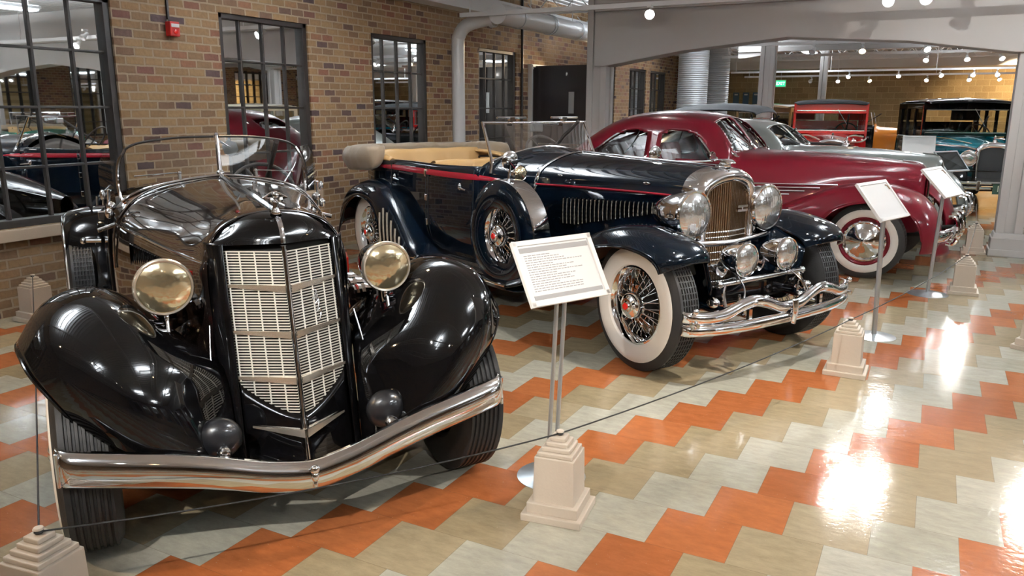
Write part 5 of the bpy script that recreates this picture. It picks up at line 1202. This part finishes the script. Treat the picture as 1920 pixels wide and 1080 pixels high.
    f = [
     [(.42,.44,.42),(.45,.54,.43),(.45,.66,.43),(.43,.76,.42),(.40,.82,.38)],
     [(.38,.42,.56),(.42,.52,.59),(.42,.66,.59),(.39,.78,.57),(.36,.84,.50)],
     [(.22,.40,.72),(.24,.52,.77),(.24,.66,.77),(.22,.79,.74),(.20,.86,.66)],
     [(.0,.40,.79),(.0,.52,.835),(.0,.66,.835),(.0,.79,.80),(.0,.87,.72)],
     [(-.28,.42,.74),(-.28,.53,.785),(-.28,.66,.785),(-.28,.79,.75),(-.28,.87,.66)],
     [(-.62,.44,.52),(-.62,.55,.56),(-.62,.67,.56),(-.62,.79,.54),(-.62,.86,.46)],
     [(-.95,.48,.36),(-.95,.57,.38),(-.95,.68,.38),(-.95,.79,.37),(-.95,.85,.32)],
     [(-wb+.75,.6,.34),(-wb+.75,.66,.345),(-wb+.75,.72,.345),(-wb+.75,.79,.34),(-wb+.75,.85,.32)]]
    fender(c, f, fpaint, 'front_fender', nu=4, nv=3)
    g = [
     [(-wb+.74,.58,.34),(-wb+.74,.68,.35),(-wb+.74,.78,.35),(-wb+.74,.85,.32)],
     [(-wb+.50,.58,.58),(-wb+.50,.68,.60),(-wb+.50,.78,.58),(-wb+.50,.86,.50)],
     [(-wb+.25,.58,.77),(-wb+.25,.68,.79),(-wb+.25,.79,.77),(-wb+.25,.87,.68)],
     [(-wb,.58,.83),(-wb,.68,.85),(-wb,.80,.83),(-wb,.88,.74)],
     [(-wb-.28,.56,.74),(-wb-.28,.66,.76),(-wb-.28,.78,.74),(-wb-.28,.86,.65)],
     [(-wb-.45,.55,.52),(-wb-.46,.64,.53),(-wb-.45,.74,.51),(-wb-.44,.82,.44)]]
    fender(c, g, fpaint, 'rear_fender', nu=4, nv=3)
    for y in (.70,-.70):
        wheel(c, 0, y, .37, .235, .13, wheels, seg=32, white=False, name='front_wheel'); wheel(c, -wb, y, .37, .235, .13, wheels, seg=32, white=False, name='rear_wheel')
    MB().cyl((0,-.64,.36), (0,.64,.36), .035).build('axle', 'dark', c); MB().cyl((-wb,-.64,.37), (-wb,.64,.37), .05).build('axle', 'dark', c)
    Y = cr1([(.50,.74,.46),(.60,.5,.46),(.62,0,.46),(.60,-.5,.46),(.50,-.74,.46)], 5)
    for dz, nm in ((-.035,'lower'),(.045,'upper')):
        MB().tube([(x,y,z+dz) for x, y, z in Y], .022, 8).build(nm+'_bumper_bar', 'chrome' if trim != 'black' else 'black', c)
    for y in (.33,-.33):
        MB().box((.63,y,.465), (.03,.05,.15)).cyl((.1,y,.42), (.60,y,.46), .02).build('bumper_clamp', 'chrome', c, bevel=.005)
    if plate:
        p = MB().box((.665,.02,.42), (.012,.30,.16)).build('number_plate', 'plate', c, smooth=False, bevel=.004)
        text_mesh('plate_number', plate, .135, 'plate_l', p, (.673,-.09,.42), (pi/2,0,pi/2), align='LEFT')
    return c
RED = upright('bright red sedan with dark cloth roof and chrome radiator facing the camera', (-.82,12.45,0), radians(-81), 'bright_red', 'bright_red', wb=2.65, w=.66, top=1.80, soft=True, pin='cream', hdr=.20, pw=.016)
TEAL = upright('teal sedan with black upper body and number plate beside the right column', (1.64,12.1,0), radians(-75), 'teal', 'black', wb=2.9, w=.70, top=1.82, cab=(-1.45,-3.25), plate='139', head='black', pin='gold', trim='nickel')
BRN = upright('brown-gold closed sedan against the block wall, left of the bright red sedan', (-3.0,15.7,0), radians(-94), 'gold', 'gold', wb=2.8, top=1.74, cab=(-1.35,-3.2))
ORG = upright('orange and black open roadster behind, between the red and teal sedans', (.70,20.8,0), radians(0), 'black', 'orange', wb=2.8, top=1.2, closed=False, cab=(-1.35,-2.9), cowlz=1.22, hoodm='orange')
BLK = upright('black touring car with raised charcoal cloth top behind the silver coupe', (-.50,10.55,0), radians(-6), 'black', 'black', wb=2.8, top=1.70, closed=False, cab=(-1.15,-2.9))
# cars standing across the aisle: the photograph shows them mirrored in the brick wall's windows
GRN = upright('green open roadster seen mirrored in the leftmost window', (3.4,7.1,0), radians(200), 'green', 'green', wb=2.6, top=1.2, closed=False, cab=(-1.25,-2.7), cowlz=1.12)
RD2 = upright('dark red open car seen mirrored in the leftmost window beside a white post', (7.0,9.2,0), radians(195), 'stripe_red', 'black', wb=2.8, top=1.2, closed=False, cab=(-1.25,-2.8))
WHT = upright('cream white sedan seen mirrored in the second window', (4.3,11.6,0), radians(-105), 'cream', 'cream', wb=2.9, top=1.72, cab=(-1.3,-3.3))
# ---------------------------------------------------------------- barrier pedestals and cord
def pedestal(x, y, rz, label, s=1.0):
    t = thing('barrier_pedestal', label, 'pedestal', (x, y, 0), rz, 'stone barrier pedestals')
    b = MB()
    b.box((0,0,.015*s), (.250*s,.250*s,.032*s)).box((0,0,.052*s), (.212*s,.212*s,.045*s))
    b.box((0,0,.165*s), (.172*s,.172*s,.20*s), taper=.96)
    for k, w in enumerate((.148,.120,.092,.064)): b.box((0,0,(.274+.018*k)*s), (w*s,w*s,.018*s))
    b.build('stone_block', 'stone', t, smooth=False, bevel=.004)
    MB().cyl((0,0,.335*s), (0,0,.352*s), .007*s, seg=8).lathe([(.0,.010),(.014,.008),(.017,.003),(.014,0)], (0,0,.350*s), (0,0,1), 16).build('cord_peg', 'stone', t)
    return t
PED = [(-1.495,-1.69,-25,'stone pedestal at the bottom left corner of the photo'),(-.39,-.240,-25,'stone pedestal before the nearest info stand, between the two front black cars'),
       (.475,2.235,-22,'stone pedestal standing in front of the chrome bumper of the open touring car'),(1.185,5.13,-22,'stone pedestal right of the disc base of the maroon sedan info stand'),
       (1.345,7.56,0,'farthest small stone pedestal, beside the foot of the right column'),(-5.25,.60,0,'stone pedestal against the brick wall behind the front black car'),
       (1.60,3.40,20,'stone pedestal cut off by the right edge of the photo')]
for p in PED: pedestal(*p)
def cordpath(a, b, sag=.02, n=14):
    return [(a[0]+(b[0]-a[0])*i/n, a[1]+(b[1]-a[1])*i/n, .344-sag*4*(i/n)*(1-i/n)) for i in range(n+1)]
o = MB().tube(cordpath(PED[5], PED[0], .03)[:-1]+cordpath(PED[0], PED[1], .035)[:-1]+cordpath(PED[1], PED[2], .03)[:-1]+cordpath(PED[2], PED[3], .03)[:-1]+cordpath(PED[3], PED[4], .02)[:-1]+cordpath(PED[4], (1.42,9.75), .03), .0032, 6)
for p in PED[:6]:
    o.tube([(p[0]+.010*cos(a*pi/5), p[1]+.010*sin(a*pi/5), .344) for a in range(10)], .005, 6, closed=True)
tag(o.build('rope_line', 'cord'), 'thin black barrier rope strung from pedestal to pedestal in front of the cars', 'cord')

# ---------------------------------------------------------------- info stands
def info_stand(bx, by, cx, cy, cz, az, w, h, tilt, label, poles=2, band=True, r=.17, paper='paper', frame='frame_w', emblem=False):
    t = thing('info_stand', label, 'sign', (bx, by, 0), 0, 'info stands before the cars')
    az = az; u = Vector((sin(az), cos(az), 0)); n = Vector((u.y, -u.x, 0)); v = -n*sin(tilt)+Vector((0,0,cos(tilt))); nn = u.cross(v)
    if nn.dot(n) < 0: nn = -nn
    C0 = Vector((cx-bx, cy-by, cz))
    R = Matrix((u, v, nn)).transposed().to_4x4(); R.translation = C0
    def place(o): o.matrix_local = R; return o
    f = MB(); b = .022
    f.box((0,0,-.006), (w,h,.008))
    for c_, d_ in (((0,h/2-b/2,.004),(w,b,.012)),((0,-h/2+b/2,.004),(w,b,.012)),((-w/2+b/2,0,.004),(b,h,.012)),((w/2-b/2,0,.004),(b,h,.012))): f.box(c_, d_)
    fo = place(f.build('sign_frame', frame, t, smooth=False, bevel=.002))
    pp = MB().box((0,0,.0), (w-2*b+.004,h-2*b+.004,.004)).build('printed_sheet', paper, fo, smooth=False)
    if band:
        m = MB(); rnd = random.Random(5)
        for yy in (h/2-b-.020,): m.box((0,yy,.003), (w-2*b-.012,.022,.0012))
        m.box((0,-h/2+b+.015,.003), (w-2*b-.012,.018,.0012))
        m.build('border_band', 'ink', fo, smooth=False)
        m = MB(); k = 0; yy = h/2-b-.045
        while yy > -h/2+b+.04:
            L = (w-2*b-.05)*(.55+.35*rnd.random() if k % 4 else .4); x = -w/2+b+.02
            while x < -w/2+b+.02+L:
                d = .006+.016*rnd.random(); m.box((x+d/2,yy,.0028), (d,.0034,.0008)); x += d+.005
            yy -= .0105; k += 1
        m.build('printed_lines', 'ink', fo, smooth=False)
    if emblem:
        MB().tube(cr1([(w/2-.06,h/2-.04,.004),(w/2-.035,h/2-.05,.004),(w/2-.03,h/2-.08,.004)], 4), .005, 6).build('corner_emblem', 'gold', fo)
    # column(s) and disc base
    att = C0-nn*.02-v*h*.15
    if poles == 2:
        for q in (-.022,.022): MB().cyl((u.x*q,u.y*q,.012), (att.x+u.x*q,att.y+u.y*q,att.z), .0095, seg=12).build('pole', 'steel', t)
    else:
        MB().cyl((0,0,.012), (att.x,att.y,att.z), .017, seg=14).build('pole', 'steel', t)
        MB().cyl(tuple(att-u*.03), tuple(att+u*.05), .012, seg=10).build('tilt_knob', 'cord', t)
    MB().lathe([(0,.022),(.03,.020),(.06,.014),(r*.9,.006),(r,.002),(r,0),(0,0)], (0,0,0), (0,0,1), 48).build('base_disc', 'steel', t)
    return t
info_stand(-.555,.04, -.524,.044,.955, .448, .43,.29,.548, 'white framed info sign with printed sheet on two slim poles, nearest the camera', r=.155)
info_stand(.575,3.21, .540,3.209,.994, .323, .50,.314,.685, 'blank white info sign on a grey pole in front of the maroon sedan wheel', 1, False, .15, emblem=True)
info_stand(.905,4.93, .919,4.95,1.004, .297, .505,.317,.76, 'white info sign on a silver pole just beyond the maroon sedan nose', 2, False, .17, emblem=True)
info_stand(.64,9.80, .62,9.76,1.14, 1.50, .42,.26,.45, 'small white info sign standing above the silver coupe bonnet', 2, False, .17)
info_stand(1.08,9.6, 1.05,9.6,.93, .60, .50,.34,.7, 'dark framed info board before the teal sedan, right of the small white sign', 1, False, .15, 'glass_dk', 'steel')
